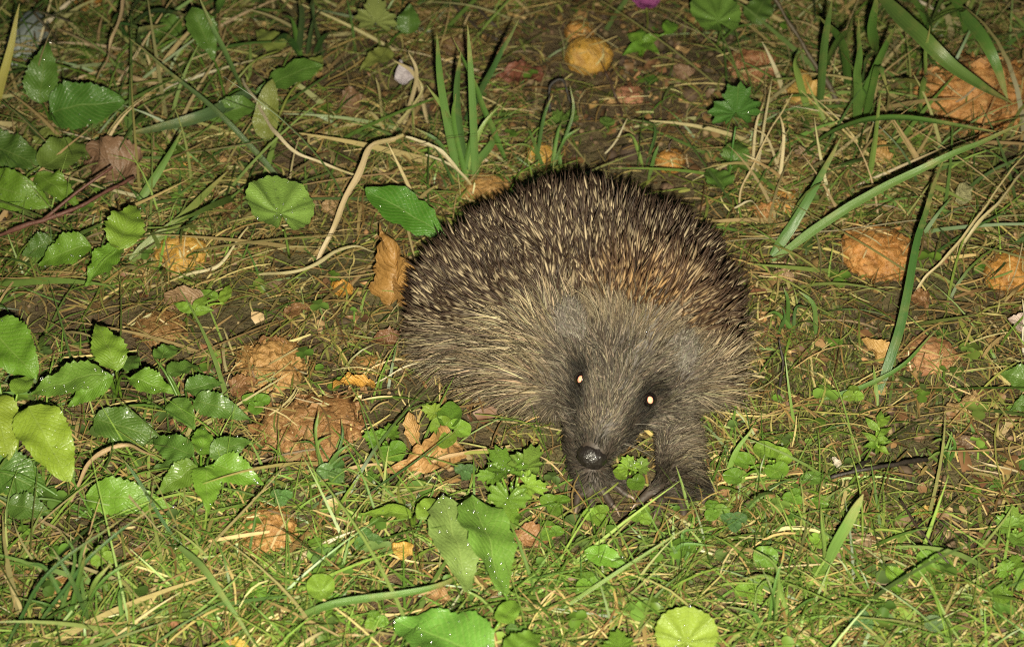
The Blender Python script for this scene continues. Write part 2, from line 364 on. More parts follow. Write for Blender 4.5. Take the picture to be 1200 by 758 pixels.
# soil crumbs
ico = bmesh.new(); bmesh.ops.create_icosphere(ico, subdivisions=1, radius=1)
IV = np.array([v.co[:] for v in ico.verts]); IF = np.array([[v.index for v in f.verts] for f in ico.faces]); ico.free()
n = 5200; P0 = field(n, lambda px, py: np.where(on_animal(px, py), .05, .2+.9*BARE(px, py)))
r = RNG.gamma(2, .0005, n)+.0004; sc = RNG.uniform(.6, 1.3, (n, 1, 3)); jit = 1+RNG.normal(0, .16, (n, len(IV), 1))
V = P0[:, None]+IV[None]*jit*sc*r[:, None, None]; F = (IF[None]+(np.arange(n)*len(IV))[:, None, None]).reshape(-1, 3)
c = np.repeat(pick([(.07, .045, .026), (.11, .072, .04), (.18, .12, .065), (.26, .15, .06), (.04, .025, .015)], n, [4, 4, 2, 1, 3]), len(IV), 0)
tag(link('soil_crumbs', mesh_np('soil_crumbs', V.reshape(-1, 3), F, tint=c, smooth=False), MAT['crumb']), 'small dark crumbs of soil and litter', 'soil', kind='stuff')

# creeping ground cover: small round and heart-shaped leaves in threes
CO = lambda px, py: np.where(on_animal(px, py), 0, .05+.9*blob(px, py, 720, 610, 190, 55)+.5*blob(px, py, 880, 560, 80, 60)+.4*blob(px, py, 430, 570, 120, 80)+.25*sstep(600, 700, py)+.45*sstep(330, 120, px)+.22*sstep(860, 1000, px)+.25*sstep(640, 420, px)*sstep(300, 420, py))
n = 1150; P0 = field(n, CO); Vs, Fs, Cs = [], [], []; vo = 0
ang = np.linspace(0, 2*np.pi, 11)[:-1]; rr = np.array([0, .55, 1.0])
for i in range(n):
    px_, py_ = to_px(P0[i:i+1]); R0 = RNG.uniform(.0016, .0036); k = RNG.choice([1, 3, 3]); a0 = RNG.uniform(0, 7); hgt = RNG.uniform(.003, .011)
    top = P0[i]+np.array([RNG.normal(0, .004), RNG.normal(0, .004), hgt]); col = pick([(.085, .155, .022), (.065, .12, .02), (.125, .20, .035), (.075, .115, .03)], 1)[0]
    for q in range(k):
        a = a0+q*2.1+RNG.normal(0, .15); tilt = RNG.uniform(-.1, .5); f_ = np.array([math.cos(a), math.sin(a), 0]); s_ = np.array([-math.sin(a), math.cos(a), 0]); u_ = np.array([0, 0, 1.])
        f2 = f_*math.cos(tilt)-u_*math.sin(tilt); u2 = u_*math.cos(tilt)+f_*math.sin(tilt)
        c0 = top+f2*R0*(1.0 if k == 3 else 0)
        pts = [c0]
        for rad_ in rr[1:]:
            e = R0*rad_*(1-.10*np.abs(np.cos(ang/2))**8*3)
            pts += list(c0+np.outer(e*np.cos(ang), f2)+np.outer(e*np.sin(ang)*.92, s_)+np.outer(R0*.30*(rad_**2)*(np.sin(ang)**2), u2))
        m = len(ang); fs = [(vo, vo+1+j, vo+1+(j+1) % m) for j in range(m)]
        for j in range(m):
            a1, b1 = 1+j, 1+(j+1) % m; fs += [(vo+a1, vo+m+a1, vo+m+b1), (vo+a1, vo+m+b1, vo+b1)]
        Vs.append(np.array(pts)); Fs += fs; Cs.append(np.repeat([col*RNG.uniform(.85, 1.15)], len(pts), 0)); vo += len(pts)
    sd = np.array([.0004, 0, 0]); Vs.append(np.array([P0[i]-sd, P0[i]+sd, top+sd, top-sd])); Fs += [(vo, vo+1, vo+2), (vo, vo+2, vo+3)]; Cs.append(np.repeat([col*.9], 4, 0)); vo += 4
tag(link('creeping_ground_cover', mesh_np('creeping_ground_cover', np.vstack(Vs), np.array(Fs), tint=np.vstack(Cs)), MAT['cover']), 'tiny round green leaves creeping through the grass', 'ground cover', kind='stuff')
# ------------------------------------------------------------------ the hedgehog
hog = empty('hedgehog', (.03, -.02, 0), 'brown spiny hedgehog facing the camera with lowered head and shining eyes', 'hedgehog')
HO = np.array(hog.location)
Ey = np.array([.0378, -.0800, .0355]); hf = nrm([-.33, -.75, -.57]); hl = nrm([.916, -.40, 0]); hu = np.cross(hf, hl)
hl = np.cross(hu, hf)
def H(s, a, b): return Ey+hf*s+hl*a+hu*b
balls = [((.028, -.013, .030), .034), ((.003, -.007, .025), .026), ((.049, -.020, .028), .031), ((.022, .001, .027), .028), ((.044, -.032, .033), .030),
         ((-.007, -.014, .021), .026), ((.060, -.029, .022), .027), ((.020, -.034, .025), .029), ((.008, -.026, .026), .027), ((.057, -.037, .030), .025), ((.036, -.046, .030), .026),
         ((.002, -.034, .016), .021), ((.014, -.046, .017), .021), ((-.014, -.022, .017), .020)]
balls += [(H(-.031, 0, -.011), .0245), (H(-.021, 0, -.010), .0215), (H(-.012, 0, -.0095), .0185), (H(-.004, 0, -.0085), .0155), (H(.004, 0, -.0075), .0140), (H(.011, 0, -.0064), .0116),
          (H(.017, 0, -.0050), .0091), (H(.022, 0, -.0034), .0070), (H(.0250, 0, -.002), .0054)]
balls += [(H(-.018, sg*.0195, -.017), .0155) for sg in (-1, 1)]
balls += [(H(.000, sg*.0100, -.0145), .0088) for sg in (-1, 1)]+[(H(-.008, sg*.0165, -.0155), .0118) for sg in (-1, 1)]      # jowls
balls += [(H(-.009, sg*.0075, -.0085), .0120) for sg in (-1, 1)] + [(H(-.020, sg*.012, -.016), .0150) for sg in (-1, 1)]
def limb(pts, rs, k=7):
    out = []
    for i in range(len(pts)-1):
        for t in np.linspace(0, 1, k): out.append((np.array(pts[i])*(1-t)+np.array(pts[i+1])*t, rs[i]*(1-t)+rs[i+1]*t))
    return out
claws = []
def paw(sh, el, wr, ft, aim, spread, size):
    b = limb([sh, el, wr, ft], [.0095, .0075, .0062*size, .0056*size])
    aim = nrm([*aim, 0]); sd = np.array([-aim[1], aim[0], 0])
    for q, (off, ln) in enumerate(zip((-1, -.52, 0, .52, 1), (.0058, .0074, .0080, .0074, .0056))):
        d = nrm(aim*math.cos(off*spread)+sd*math.sin(off*spread)); p0 = np.array(ft)+sd*off*.0050*size-np.array([0, 0, .0010])
        p1 = p0+d*ln*.55*size+np.array([0, 0, .0011]); p2 = p0+d*ln*1.35*size+np.array([0, 0, -.0009]); p2[2] = max(p2[2], .0026)
        b.extend(limb([p0, p1, p2], [.0020*size, .0016*size, .0014*size], 5)); claws.append((p2+d*.0010, d))
    return b
balls += paw((.026, -.062, .028), (.0265, -.078, .015), (.0280, -.0910, .0080), (.0305, -.0980, .0062), (.50, -.86), .70, 1.2)
balls += paw((.060, -.060, .028), (.0615, -.080, .015), (.0620, -.0930, .0085), (.0618, -.1000, .0066), (.08, -1), .90, 1.38)
bm = bmesh.new()
for c_, r_ in balls: bmesh.ops.create_icosphere(bm, subdivisions=3 if r_ > .01 else 2, radius=r_, matrix=Matrix.Translation(Vector(c_)))
me = bpy.data.meshes.new('body_raw'); bm.to_mesh(me); bm.free()
raw = bpy.data.objects.new('body_raw', me); COL.objects.link(raw)
md = raw.modifiers.new('remesh', 'REMESH'); md.mode = 'VOXEL'; md.voxel_size = .00095
md = raw.modifiers.new('smooth', 'SMOOTH'); md.factor = .5; md.iterations = 9
dg = bpy.context.evaluated_depsgraph_get(); bmesh_me = bpy.data.meshes.new_from_object(raw.evaluated_get(dg))
bpy.data.objects.remove(raw)
nv = len(bmesh_me.vertices); BV = np.empty(nv*3, np.float32); bmesh_me.vertices.foreach_get('co', BV); BV = BV.reshape(-1, 3).astype(float)
BN = np.empty(nv*3, np.float32); bmesh_me.vertices.foreach_get('normal', BN); BN = BN.reshape(-1, 3).astype(float)
bmesh_me.calc_loop_triangles(); nt_ = len(bmesh_me.loop_triangles); BT = np.empty(nt_*3, np.int32); bmesh_me.loop_triangles.foreach_get('vertices', BT); BT = BT.reshape(-1, 3)
BV -= HO; bmesh_me.vertices.foreach_set('co', BV.astype(np.float32).ravel()); BV += HO
bmesh_me.polygons.foreach_set('use_smooth', np.ones(len(bmesh_me.polygons), bool)); bmesh_me.update()
body = link('body', bmesh_me, MAT['skin'], hog)

EYE = {sg: H(.0005, sg*.0150, .0005) for sg in (-1, 1)}
EAR = {-1: H(-.0150, -.0225, .0060), 1: H(-.0150, .0225, .0045)}
def snap(p):
    i = np.argmin(((BV-p)**2).sum(1)); return BV[i], BN[i]
a3 = np.cross(BV[BT[:, 1]]-BV[BT[:, 0]], BV[BT[:, 2]]-BV[BT[:, 0]]); area = np.linalg.norm(a3, axis=1)
def sample(n, face=1.):
    ctr = BV[BT].mean(1); w0 = area*(1+(face-1)*sstep(-.012, .006, (ctr-Ey)@hf)); t = RNG.choice(nt_, n, p=w0/w0.sum()); u, v = RNG.random(n), RNG.random(n); s = u+v > 1; u[s], v[s] = 1-u[s], 1-v[s]; w_ = 1-u-v
    i = BT[t]; return BV[i[:, 0]]*w_[:, None]+BV[i[:, 1]]*u[:, None]+BV[i[:, 2]]*v[:, None], nrm(BN[i[:, 0]]*w_[:, None]+BN[i[:, 1]]*u[:, None]+BN[i[:, 2]]*v[:, None])
def headco(p): q = p-Ey; return q@hf, q@hl, q@hu
NOSE = H(.024, 0, -.002); CROWN = H(.030, 0, -.010)
def comb(p, n, down=.0):
    """hair flows away from the muzzle, over the head and along the flanks"""
    c = p-CROWN; c = nrm(c)+np.array([0, 0, -1.])*down
    c = c-n*(c*n).sum(1, keepdims=True); return nrm(c)
def coat(p, n):
    """1 where quills grow, 0 where fur grows"""
    s, a, b = headco(p); jit = .0035*noise(p*160, 31)
    az = np.arctan2(p[:, 1]+.010, p[:, 0]-.026)                    # round the body: 0 right, pi/2 tail, -pi/2 head
    line = np.interp(az, [-np.pi, -2.7, -2.4, -1.9, -1.0, -.5, 0, .6, 1.6, 2.5, np.pi], [.014, .019, .026, .034, .040, .028, .016, .012, .010, .010, .014])
    hd = (-s) > (.0290-.45*np.clip(np.abs(a)-.026, 0, .1)+jit*.8)
    return (p[:, 2] > line+jit) & hd
def strands(P0, D, Lg, R0, bend, tint_fn, segs, sides, prof):
    n = len(P0); t = np.linspace(0, 1, segs+1)
    x1 = nrm(np.cross(D, RNG.normal(size=(n, 3)))); x2 = np.cross(D, x1)
    ctr = P0[:, None]+D[:, None]*(Lg[:, None]*t)[..., None]+bend[:, None]*(Lg[:, None]*t**2)[..., None]
    an = np.arange(sides)*2*np.pi/sides; ringv = x1[:, None]*np.cos(an)[None, :, None]+x2[:, None]*np.sin(an)[None, :, None]
    V = ctr[:, :, None]+ringv[:, None]*(R0[:, None]*prof(t))[:, :, None, None]
    k = (segs+1)*sides; f = []
    for j in range(segs):
        for q in range(sides):
            a, b = j*sides+q, j*sides+(q+1) % sides; f.append((a, b, b+sides, a+sides))
    F = (np.array(f)[None]+(np.arange(n)*k)[:, None, None]).reshape(-1, 4)
    C = np.repeat(tint_fn(t)[:, :, None], sides, 2)
    return V.reshape(-1, 3)-HO, F, C.reshape(-1, 3)
# quills
p, nn = sample(30000); k = coat(p, nn); p, nn = p[k], nn[k]
cell = {}; keep = []
for i, q in enumerate(p):                                          # even spacing, as the follicles have
    c_ = tuple(np.floor(q/.00138).astype(int))
    if c_ in cell: continue
    cell[c_] = 1; keep.append(i)
p, nn = p[keep], nn[keep]; n = len(p); s, a, b = headco(p)
cb = comb(p, nn, .05); tuft = nrm(np.stack([noise(p*120, 41+i) for i in range(3)], 1))
brow = sstep(.060, .038, -s)*(np.abs(a) < .05)
D = nrm(nn*RNG.uniform(.75, 1.25, (n, 1))+cb*RNG.uniform(.45, .9, (n, 1))+tuft*.46+RNG.normal(0, .24, (n, 3)))
Lg = RNG.uniform(.0090, .0168, n)*(1-.18*brow); R0 = RNG.uniform(.00034, .00054, n)
brow = sstep(.056, .034, -s)*(np.abs(a) < .05); warm = np.clip(brow*1.0*np.exp(-((a-.003)/.020)**2)*.85+.12*RNG.random(n), 0, 1)
pale = np.array([.27, .215, .14])*RNG.uniform(.5, 1.25, (n, 1))*np.where(RNG.random((n, 1)) < .22, .25, 1); pale = pale*(1-warm[:, None])+np.array([.25, .150, .068])*RNG.uniform(.5, 1.25, (n, 1))*warm[:, None]
dark = np.array([.030, .019, .014])*RNG.uniform(.6, 1.5, (n, 1))+warm[:, None]*np.array([.035, .016, .005])
b0 = RNG.normal(.70, .08, n); b1 = RNG.normal(.49, .08, n)
def qt(t):
    base = sstep(-.05, .05, t[None]-b1[:, None]); tipd = sstep(-.05, .06, t[None]-b0[:, None]); m = (base*(1-tipd))[..., None]  # shade deep in the coat put into the root colour; dark tips are pigment
    return pale[:, None]*m+dark[:, None]*(1-m)
V, F, C = strands(p-nn*.0005, D, Lg, R0, cb*.16+RNG.normal(0, .03, (n, 3)), qt, 7, 5, lambda t: np.interp(t, [0, .1, .75, .93, 1], [.6, .95, 1, .5, .05]))
tag(link('quills', mesh_np('quills', V, F, tint=C), MAT['quill'], hog), 'dense coat of dark-tipped quills with pale shafts, shade painted into their roots', kind='stuff')
# fur
p, nn = sample(100000, 2.2); k = ~coat(p, nn) & (nn[:, 2] > -.75); p, nn = p[k], nn[k]; s, a, b = headco(p)
nose_d = np.linalg.norm(p-H(.027, 0, -.001), axis=1); eye_d = np.minimum(np.linalg.norm(p-EYE[-1], axis=1), np.linalg.norm(p-EYE[1], axis=1))
k = (nose_d > .0055) & (eye_d > .0024) & (p[:, 2] > .0015) & ~((p[:, 1] < -.1015) & (p[:, 2] < .0075)); p, nn, s, a, b, eye_d = p[k], nn[k], s[k], a[k], b[k], eye_d[k]; n = len(p)
head = sstep(-.040, -.012, s)*sstep(.034, .022, np.abs(a)); leg = np.zeros(n)
for A, B in (((.0264, -.072, .020), (.0280, -.090, .0085)), ((.0280, -.091, .0080), (.036, -.112, .003)), ((.0623, -.074, .020), (.0618, -.0905, .0090)), ((.0620, -.093, .0085), (.062, -.116, .003))):
    A, B = np.array(A), np.array(B); t = np.clip(((p-A)@(B-A))/((B-A)@(B-A)), 0, 1); leg = np.maximum(leg, sstep(.0150, .0115, np.linalg.norm(p-(A+t[:, None]*(B-A)), axis=1))*sstep(.031, .021, p[:, 2]))
leg = leg*(1-sstep(-.006, .002, s)*sstep(-.022, -.014, b))
Lg = (.0165*(1-head)+.0060*head)*(1-.50*sstep(-.006, .020, s)*head)*(1-leg)+(.0009+.0045*sstep(.009, .022, p[:, 2]))*leg; front = sstep(-.056, -.066, p[:, 1])*sstep(.022, .014, p[:, 2])*(1-head); Lg = Lg*RNG.uniform(.6, 1.25, n)*(1-.55*front)
ear_d = np.minimum(np.linalg.norm(p-EAR[-1], axis=1), np.linalg.norm(p-EAR[1], axis=1)); Lg = Lg*(.55+.45*sstep(.004, .010, ear_d))
k = RNG.random(n) < np.where(head+leg > .5, 1.0, .55); p, nn, s, a, b, eye_d, head, leg, Lg = (q[k] for q in (p, nn, s, a, b, eye_d, head, leg, Lg)); n = len(p)
cb = comb(p, nn, .22); lift = np.where(head > .5, .38, .42)
tuft = np.stack([noise(p*210, 51+i)+.6*noise(p*520, 61+i) for i in range(3)], 1)
cb = nrm(cb*(1-.85*leg)[:, None]+np.array([.0, -.25, -1.])*(.85*leg)[:, None]); cb = nrm(cb-nn*(cb*nn).sum(1, keepdims=True))
D = nrm(nn*(lift*RNG.uniform(.5, 1.4, n))[:, None]+cb+tuft*.42+RNG.normal(0, .15, (n, 3)))
bend = np.array([0, 0, -1.])*RNG.uniform(.05, .32, (n, 1))*(1-head)[:, None]+RNG.normal(0, .10, (n, 3))
R0 = np.where(head > .5, .00017, .00023)*np.where(RNG.random(n) < .16, 1.6, 1)*RNG.uniform(.7, 1.35, n)*np.where(leg > .5, .9, 1)
fl = pick([(.28, .225, .145), (.17, .135, .09), (.42, .35, .24), (.075, .058, .042), (.22, .185, .135)], n, [4, 4, 2.5, 5, 3])
hd = pick([(.20, .172, .135), (.12, .102, .083), (.31, .265, .205), (.06, .05, .042)], n, [4, 4, 3, 4])
crown = (sstep(-.012, -.034, s)*head)[:, None]; hd = hd*(1-crown*.6)+pick([(.42, .30, .15), (.26, .18, .09)], n)*crown*.6
lg = pick([(.024, .017, .013), (.015, .011, .009), (.042, .030, .023)], n)
tint = (fl*(1-head)[:, None]+hd*head[:, None]*.74)*np.array([.95, .925, .88]); tint = tint*(1-leg)[:, None]+lg*leg[:, None]
# dark mask from each eye down the side of the muzzle
mask = np.zeros(n)
for sg in (-1, 1):
    A, B = EYE[sg], H(.014, sg*.0085, -.006); t = np.clip(((p-A)@(B-A))/((B-A)@(B-A)), 0, 1); dd = np.linalg.norm(p-(A+t[:, None]*(B-A)), axis=1)
    mask = np.maximum(mask, sstep(.0100, .0040, dd)*(1-.12*t))
mask = np.maximum(mask, .75*sstep(.014, .022, s))
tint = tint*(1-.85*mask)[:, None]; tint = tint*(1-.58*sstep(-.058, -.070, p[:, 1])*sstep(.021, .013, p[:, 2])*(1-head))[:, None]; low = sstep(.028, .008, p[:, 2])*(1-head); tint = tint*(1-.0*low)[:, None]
tp = RNG.uniform(.75, 1.25, n)
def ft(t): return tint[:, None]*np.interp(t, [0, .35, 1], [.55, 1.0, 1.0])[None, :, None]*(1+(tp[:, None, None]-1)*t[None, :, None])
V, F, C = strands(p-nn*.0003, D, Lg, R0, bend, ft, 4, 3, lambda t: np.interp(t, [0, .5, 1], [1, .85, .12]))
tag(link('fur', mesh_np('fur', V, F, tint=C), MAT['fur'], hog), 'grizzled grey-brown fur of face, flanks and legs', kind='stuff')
# whiskers
wv = []
for sg in (-1, 1):
    for q in range(9):
        p0, n0 = snap(H(.012+RNG.uniform(-.004, .005), sg*.007, -.004+RNG.uniform(-.003, .002))); wv.append((p0, nrm(n0*.8+hl*sg*.7-hf*RNG.uniform(.1, .8)+RNG.normal(0, .15, 3))))
P0 = np.array([q[0] for q in wv]); D = np.array([q[1] for q in wv]); n = len(P0); tw = pick([(.20, .17, .14), (.05, .04, .035)], n)
V, F, C = strands(P0, D, RNG.uniform(.010, .018, n), np.full(n, .00012), np.array([[0, 0, -.25]])+RNG.normal(0, .08, (n, 3)), lambda t: np.repeat(tw[:, None], len(t), 1), 5, 3, lambda t: 1-.9*t)
tag(link('whiskers', mesh_np('whiskers', V, F, tint=C), MAT['fur'], hog), kind='stuff')
# nose: a wet rounded pad with two nostrils
bm = bmesh.new(); bmesh.ops.create_icosphere(bm, subdivisions=4, radius=1.0)
for v in bm.verts:
    q = np.array(v.co); x_, y_, z_ = q                                # x forward, y sideways, z up
    r_ = 1+.07*noise(np.array([q*4.5]), 3)[0]+.03*noise(np.array([q*11]), 4)[0]
    for sg in (-1, 1):
        d2 = (y_-sg*.55)**2/.30**2+(z_+.10)**2/.24**2
        if x_ > 0: r_ -= .42*math.exp(-d2)
    if x_ > 0: r_ -= .16*math.exp(-(y_/.10)**2)*(1 if z_ < .35 else 0)
    v.co = Vector((x_*r_*.0047, y_*r_*.0057, z_*r_*.0053))
me = bpy.data.meshes.new('nose'); bm.to_mesh(me); bm.free(); me.polygons.foreach_set('use_smooth', np.ones(len(me.polygons), bool))
no = link('nose', me, MAT['nose'], hog); no.matrix_local = Matrix.Translation(Vector(H(.0265, 0, -.0012)-HO)) @ Matrix((hf, hl, hu)).transposed().to_4x4()
# eyes: dark beads, each with the bright pupil that throws the flash back
for sg in (-1, 1):
    p0, n0 = snap(EYE[sg]); c0 = p0+n0*.0006
    bm = bmesh.new(); bmesh.ops.create_uvsphere(bm, u_segments=24, v_segments=16, radius=.0029)
    me = bpy.data.meshes.new('eye'); bm.to_mesh(me); bm.free(); me.polygons.foreach_set('use_smooth', np.ones(len(me.polygons), bool))
    e = link('eye', me, MAT['eye'], hog); e.location = Vector(c0-HO)
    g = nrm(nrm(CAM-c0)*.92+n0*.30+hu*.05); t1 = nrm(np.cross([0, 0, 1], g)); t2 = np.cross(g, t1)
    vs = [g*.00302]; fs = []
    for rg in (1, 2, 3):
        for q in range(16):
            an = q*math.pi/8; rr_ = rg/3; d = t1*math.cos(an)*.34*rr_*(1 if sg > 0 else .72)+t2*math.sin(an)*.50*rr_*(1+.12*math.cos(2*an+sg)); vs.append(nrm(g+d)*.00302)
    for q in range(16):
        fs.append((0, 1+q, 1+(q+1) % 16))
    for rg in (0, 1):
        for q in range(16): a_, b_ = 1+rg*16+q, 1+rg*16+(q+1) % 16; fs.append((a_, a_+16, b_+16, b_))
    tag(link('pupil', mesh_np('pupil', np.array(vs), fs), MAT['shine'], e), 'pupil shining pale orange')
# ears: short rounded cups set into the fur
for sg in (-1, 1):
    p0, n0 = snap(EAR[sg]); up = nrm(-hf*.80+hu*.42+hl*sg*.30+np.array([0, 0, .25])); fw = nrm(hu*.8+hf*.45+hl*sg*.30); fw = nrm(fw-up*(fw@up)); sd = np.cross(up, fw)
    vs, fs = [], []; nu, nv_ = 9, 7
    for side_ in (0, 1):
        for j in range(nv_+1):
            t = j/nv_; wd = .0060*math.sqrt(max(0, 1-((t-.38)/.64)**2))+.0004
            for i in range(nu+1):
                v_ = i/nu*2-1; cup = .0024*(1-v_*v_)*(.4+.6*math.sin(math.pi*min(1, t*1.05)))
                vs.append(p0+up*(t*.0118-.002)+n0*.0020+sd*v_*wd-fw*(cup+side_*.0007))
    st = (nu+1)*(nv_+1)
    for side_ in (0, 1):
        for j in range(nv_):
            for i in range(nu):
                a_ = side_*st+j*(nu+1)+i; q = (a_, a_+1, a_+nu+2, a_+nu+1); fs.append(q if side_ == 0 else q[::-1])
    rim = [i for i in range(0)]
    edge = [j*(nu+1) for j in range(nv_+1)]+[nv_*(nu+1)+i for i in range(1, nu+1)]+[j*(nu+1)+nu for j in range(nv_-1, -1, -1)]
    for a_, b_ in zip(edge, edge[1:]): fs.append((a_, b_, b_+st, a_+st))
    er = link('ear', mesh_np('ear', np.array(vs)-HO, fs), MAT['ear'], hog)
    vv = np.array(vs); i = RNG.choice(len(vv), 950); q0 = vv[i]+RNG.normal(0, .0005, (950, 3)); dd = nrm(up[None]*.8+fw[None]*np.where(i < st, .35, -.35)[:, None]+RNG.normal(0, .28, (950, 3)))
    te = pick([(.27, .24, .20), (.18, .155, .125), (.10, .085, .068)], 950)
    V, F, C = strands(q0, dd, RNG.uniform(.0022, .0048, 950), np.full(950, .00016), RNG.normal(0, .1, (950, 3)), lambda t: np.repeat(te[:, None], len(t), 1), 3, 3, lambda t: 1-.85*t)
    tag(link('ear_fur', mesh_np('ear_fur', V, F, tint=C), MAT['fur'], er), kind='stuff')
# claws
for c0, d in claws:
    pts = catmull([c0-d*.001, c0+d*.0016+np.array([0, 0, .0004]), c0+d*.0040+np.array([0, 0, -.0014])], 6); vs, fs = [], []
    sd = np.cross(d, [0, 0, 1])
    for j, q in enumerate(pts):
        r_ = .00085*(1-j/5)**.7+.00005
        for an in np.arange(6)*math.pi/3: vs.append(q+sd*math.cos(an)*r_*.8+np.array([0, 0, 1])*math.sin(an)*r_)
    for j in range(5):
        for q in range(6): a_, b_ = j*6+q, j*6+(q+1) % 6; fs.append((a_, b_, b_+6, a_+6))
    link('claw', mesh_np('claw', np.array(vs)-HO, fs), MAT['claw'], hog)

# ------------------------------------------------------------------ leaf shapes
def shape_ovate(t): return np.sin(np.pi*np.clip(t, 0, 1)**.68)**.8*(1-.45*np.clip(t, 0, 1)**3)
def shape_broad(t): return np.sin(np.pi*np.clip(t, 0, 1)**.70)**.62
def shape_lance(t): return np.interp(t, [0, .12, .35, .62, .85, 1], [.12, .30, .78, 1, .72, 0])
SHAPES = dict(ovate=(shape_ovate, 12, .060), broad=(shape_broad, 15, .032), smooth=(shape_broad, 1, 0), lance=(shape_lance, 6, .05), narrow=(shape_ovate, 1, 0))
def leaf_mesh(L, Wd, kind, seed, fold=.25, droop=.18, ripple=.05, twist=0.):
    fn, cnt, amp = SHAPES[kind]; r = np.random.default_rng(seed); nl = max(16, 2*cnt); nh = 4
    t = np.linspace(0, 1, nl+1); v = np.linspace(-1, 1, 2*nh+1); T, Vv = np.meshgrid(t, v, indexing='ij')
    saw = 1+amp*np.where(np.arange(nl+1) % 2 == 0, -1, 1)*(np.arange(nl+1) > 2)*(1 if cnt > 1 else 0)
    saw = saw*(1+r.normal(0, .022, nl+1)); wv = fn(t)*Wd*.5
    edge = np.where(np.abs(Vv) > .99, saw[:, None], 1+.0*Vv)
    x = Vv*wv[:, None]*edge+.03*L*np.sin(T*2.5+r.uniform(0, 6))*r.uniform(-1, 1); y = T*L+np.abs(Vv)**2*amp*L*.06
    z = np.abs(x)*fold-droop*L*T**2+.10*L*T*(1-T)
    z += ripple*Wd*np.sin(T*min(cnt, 6)*1.1*np.pi+r.uniform(0, 6)+np.sign(Vv)*.9)*np.abs(Vv)**1.5 + .10*Wd*noise(np.stack([x.ravel()/Wd*2.4, y.ravel()/Wd*3, 0*x.ravel()+seed], 1), 5).reshape(x.shape)
    z += -.006*Wd*np.cos(T*22-np.abs(Vv)*6.6)*(1-np.abs(Vv)*.6)*(1+.8*noise(np.stack([x.ravel()/Wd*4, y.ravel()/Wd*4, 0*x.ravel()+seed+9], 1), 6).reshape(x.shape))
    ca, sa = np.cos(twist*T), np.sin(twist*T); x, z = x*ca-z*sa, x*sa+z*ca
    V = np.stack([x, y, z], -1).reshape(-1, 3); m = 2*nh+1; i = np.arange((nl+1)*m).reshape(nl+1, m)
    F = np.stack([i[:-1, :-1], i[:-1, 1:], i[1:, 1:], i[1:, :-1]], -1).reshape(-1, 4)
    return V, F, np.stack([Vv.ravel()*.5+.5, T.ravel()], 1)
def round_mesh(R, kind, seed, cup=.2):
    """leaf seen as a disc: crenate (scalloped round), lobed (deeply cut in three and toothed), plain"""
    r = np.random.default_rng(seed); na, nr = 84, 6; an = np.linspace(-np.pi, np.pi, na, endpoint=False); k = np.abs(an)/np.pi   # 0 at the tip, 1 at the stalk
    if kind == 'crenate': e = (1+.03*np.abs(np.sin(an*11.5))*2-.04)*(1-.55*np.exp(-((1-k)/.055)**2)); nvn = 7
    elif kind == 'lobed':
        e = .52+.48*np.abs(np.cos(an*1.5))**.75; e = e*(1+.11*np.sin(an*13+.4)+.05*np.sin(an*27))*(1-.5*np.exp(-((1-k)/.10)**2)); nvn = 3
    elif kind == 'heart': e = (1.0+.12*np.exp(-(k/.12)**2))*(1-.42*np.exp(-((1-k)/.10)**2)); nvn = 3
    else: e = 1-.10*np.exp(-(k/.10)**2)-.12*np.exp(-((1-k)/.12)**2); nvn = 5
    e = e*(1+.05*noise(np.stack([np.cos(an)*1.5, np.sin(an)*1.5, 0*an+seed], 1), 8)); V = [np.array([[0, -.25*R, 0]])]; UV = [np.array([[.5, 0]])]
    for j in range(1, nr+1):
        q = j/nr; rr_ = R*e*q if j > nr-2 else R*(e*.75+.25*e.min())*q
        x = np.sin(an)*rr_; y = np.cos(an)*rr_-.25*R*(1-q)
        z = cup*R*(q**2)*(.35+.65*np.abs(np.sin(an)))-.16*R*q**2*np.cos(an)*.6+.05*R*q*np.cos(an*nvn)+.05*R*noise(np.stack([x/R*2.2, y/R*2.2, 0*x+seed], 1), 9)
        V.append(np.stack([x, y, z], 1)); UV.append(np.stack([.5+.5*np.abs(np.sin(an*nvn/2.)), 0*an+q], 1))
    F = [(0, 1+j, 1+(j+1) % na) for j in range(na)]
    for q in range(nr-1):
        for j in range(na): a_, b_ = 1+q*na+j, 1+q*na+(j+1) % na; F.append((a_, a_+na, b_+na, b_))
    return np.vstack(V), [f[::-1] for f in F], np.vstack(UV)
def frame(base, tip, lean, seed):
    """axes of a leaf lying from base to tip, its face turned to the open sky in front of it"""
    r = np.random.default_rng(seed+77); y = nrm(tip-base); n0 = nrm(np.array([0, 0, 1.])*(1-lean)+nrm(CAM-base)*lean+r.normal(0, .16, 3))
    z = nrm(n0-y*(n0@y)); x = np.cross(y, z); return np.stack([x, y, z], 1)
def tube(pts, r0, r1, sides=6, knots=0., seed=0):
    pts = np.asarray(pts); n = len(pts); tg = nrm(np.gradient(pts, axis=0)); up = np.array([.13, .21, .97]); vs, fs = [], []; r = np.random.default_rng(seed)
    for j in range(n):
        a = nrm(np.cross(tg[j], up)); b = np.cross(a, tg[j]); rr_ = (r0+(r1-r0)*j/(n-1))*(1+knots*r.normal())
        for q in range(sides): an = q*2*math.pi/sides; vs.append(pts[j]+(a*math.cos(an)+b*math.sin(an))*rr_)
    for j in range(n-1):
        for q in range(sides): a_, b_ = j*sides+q, j*sides+(q+1) % sides; fs.append((a_, b_, b_+sides, a_+sides))
    fs += [tuple(range(sides))[::-1], tuple(range((n-1)*sides, n*sides))]
    return np.array(vs), fs
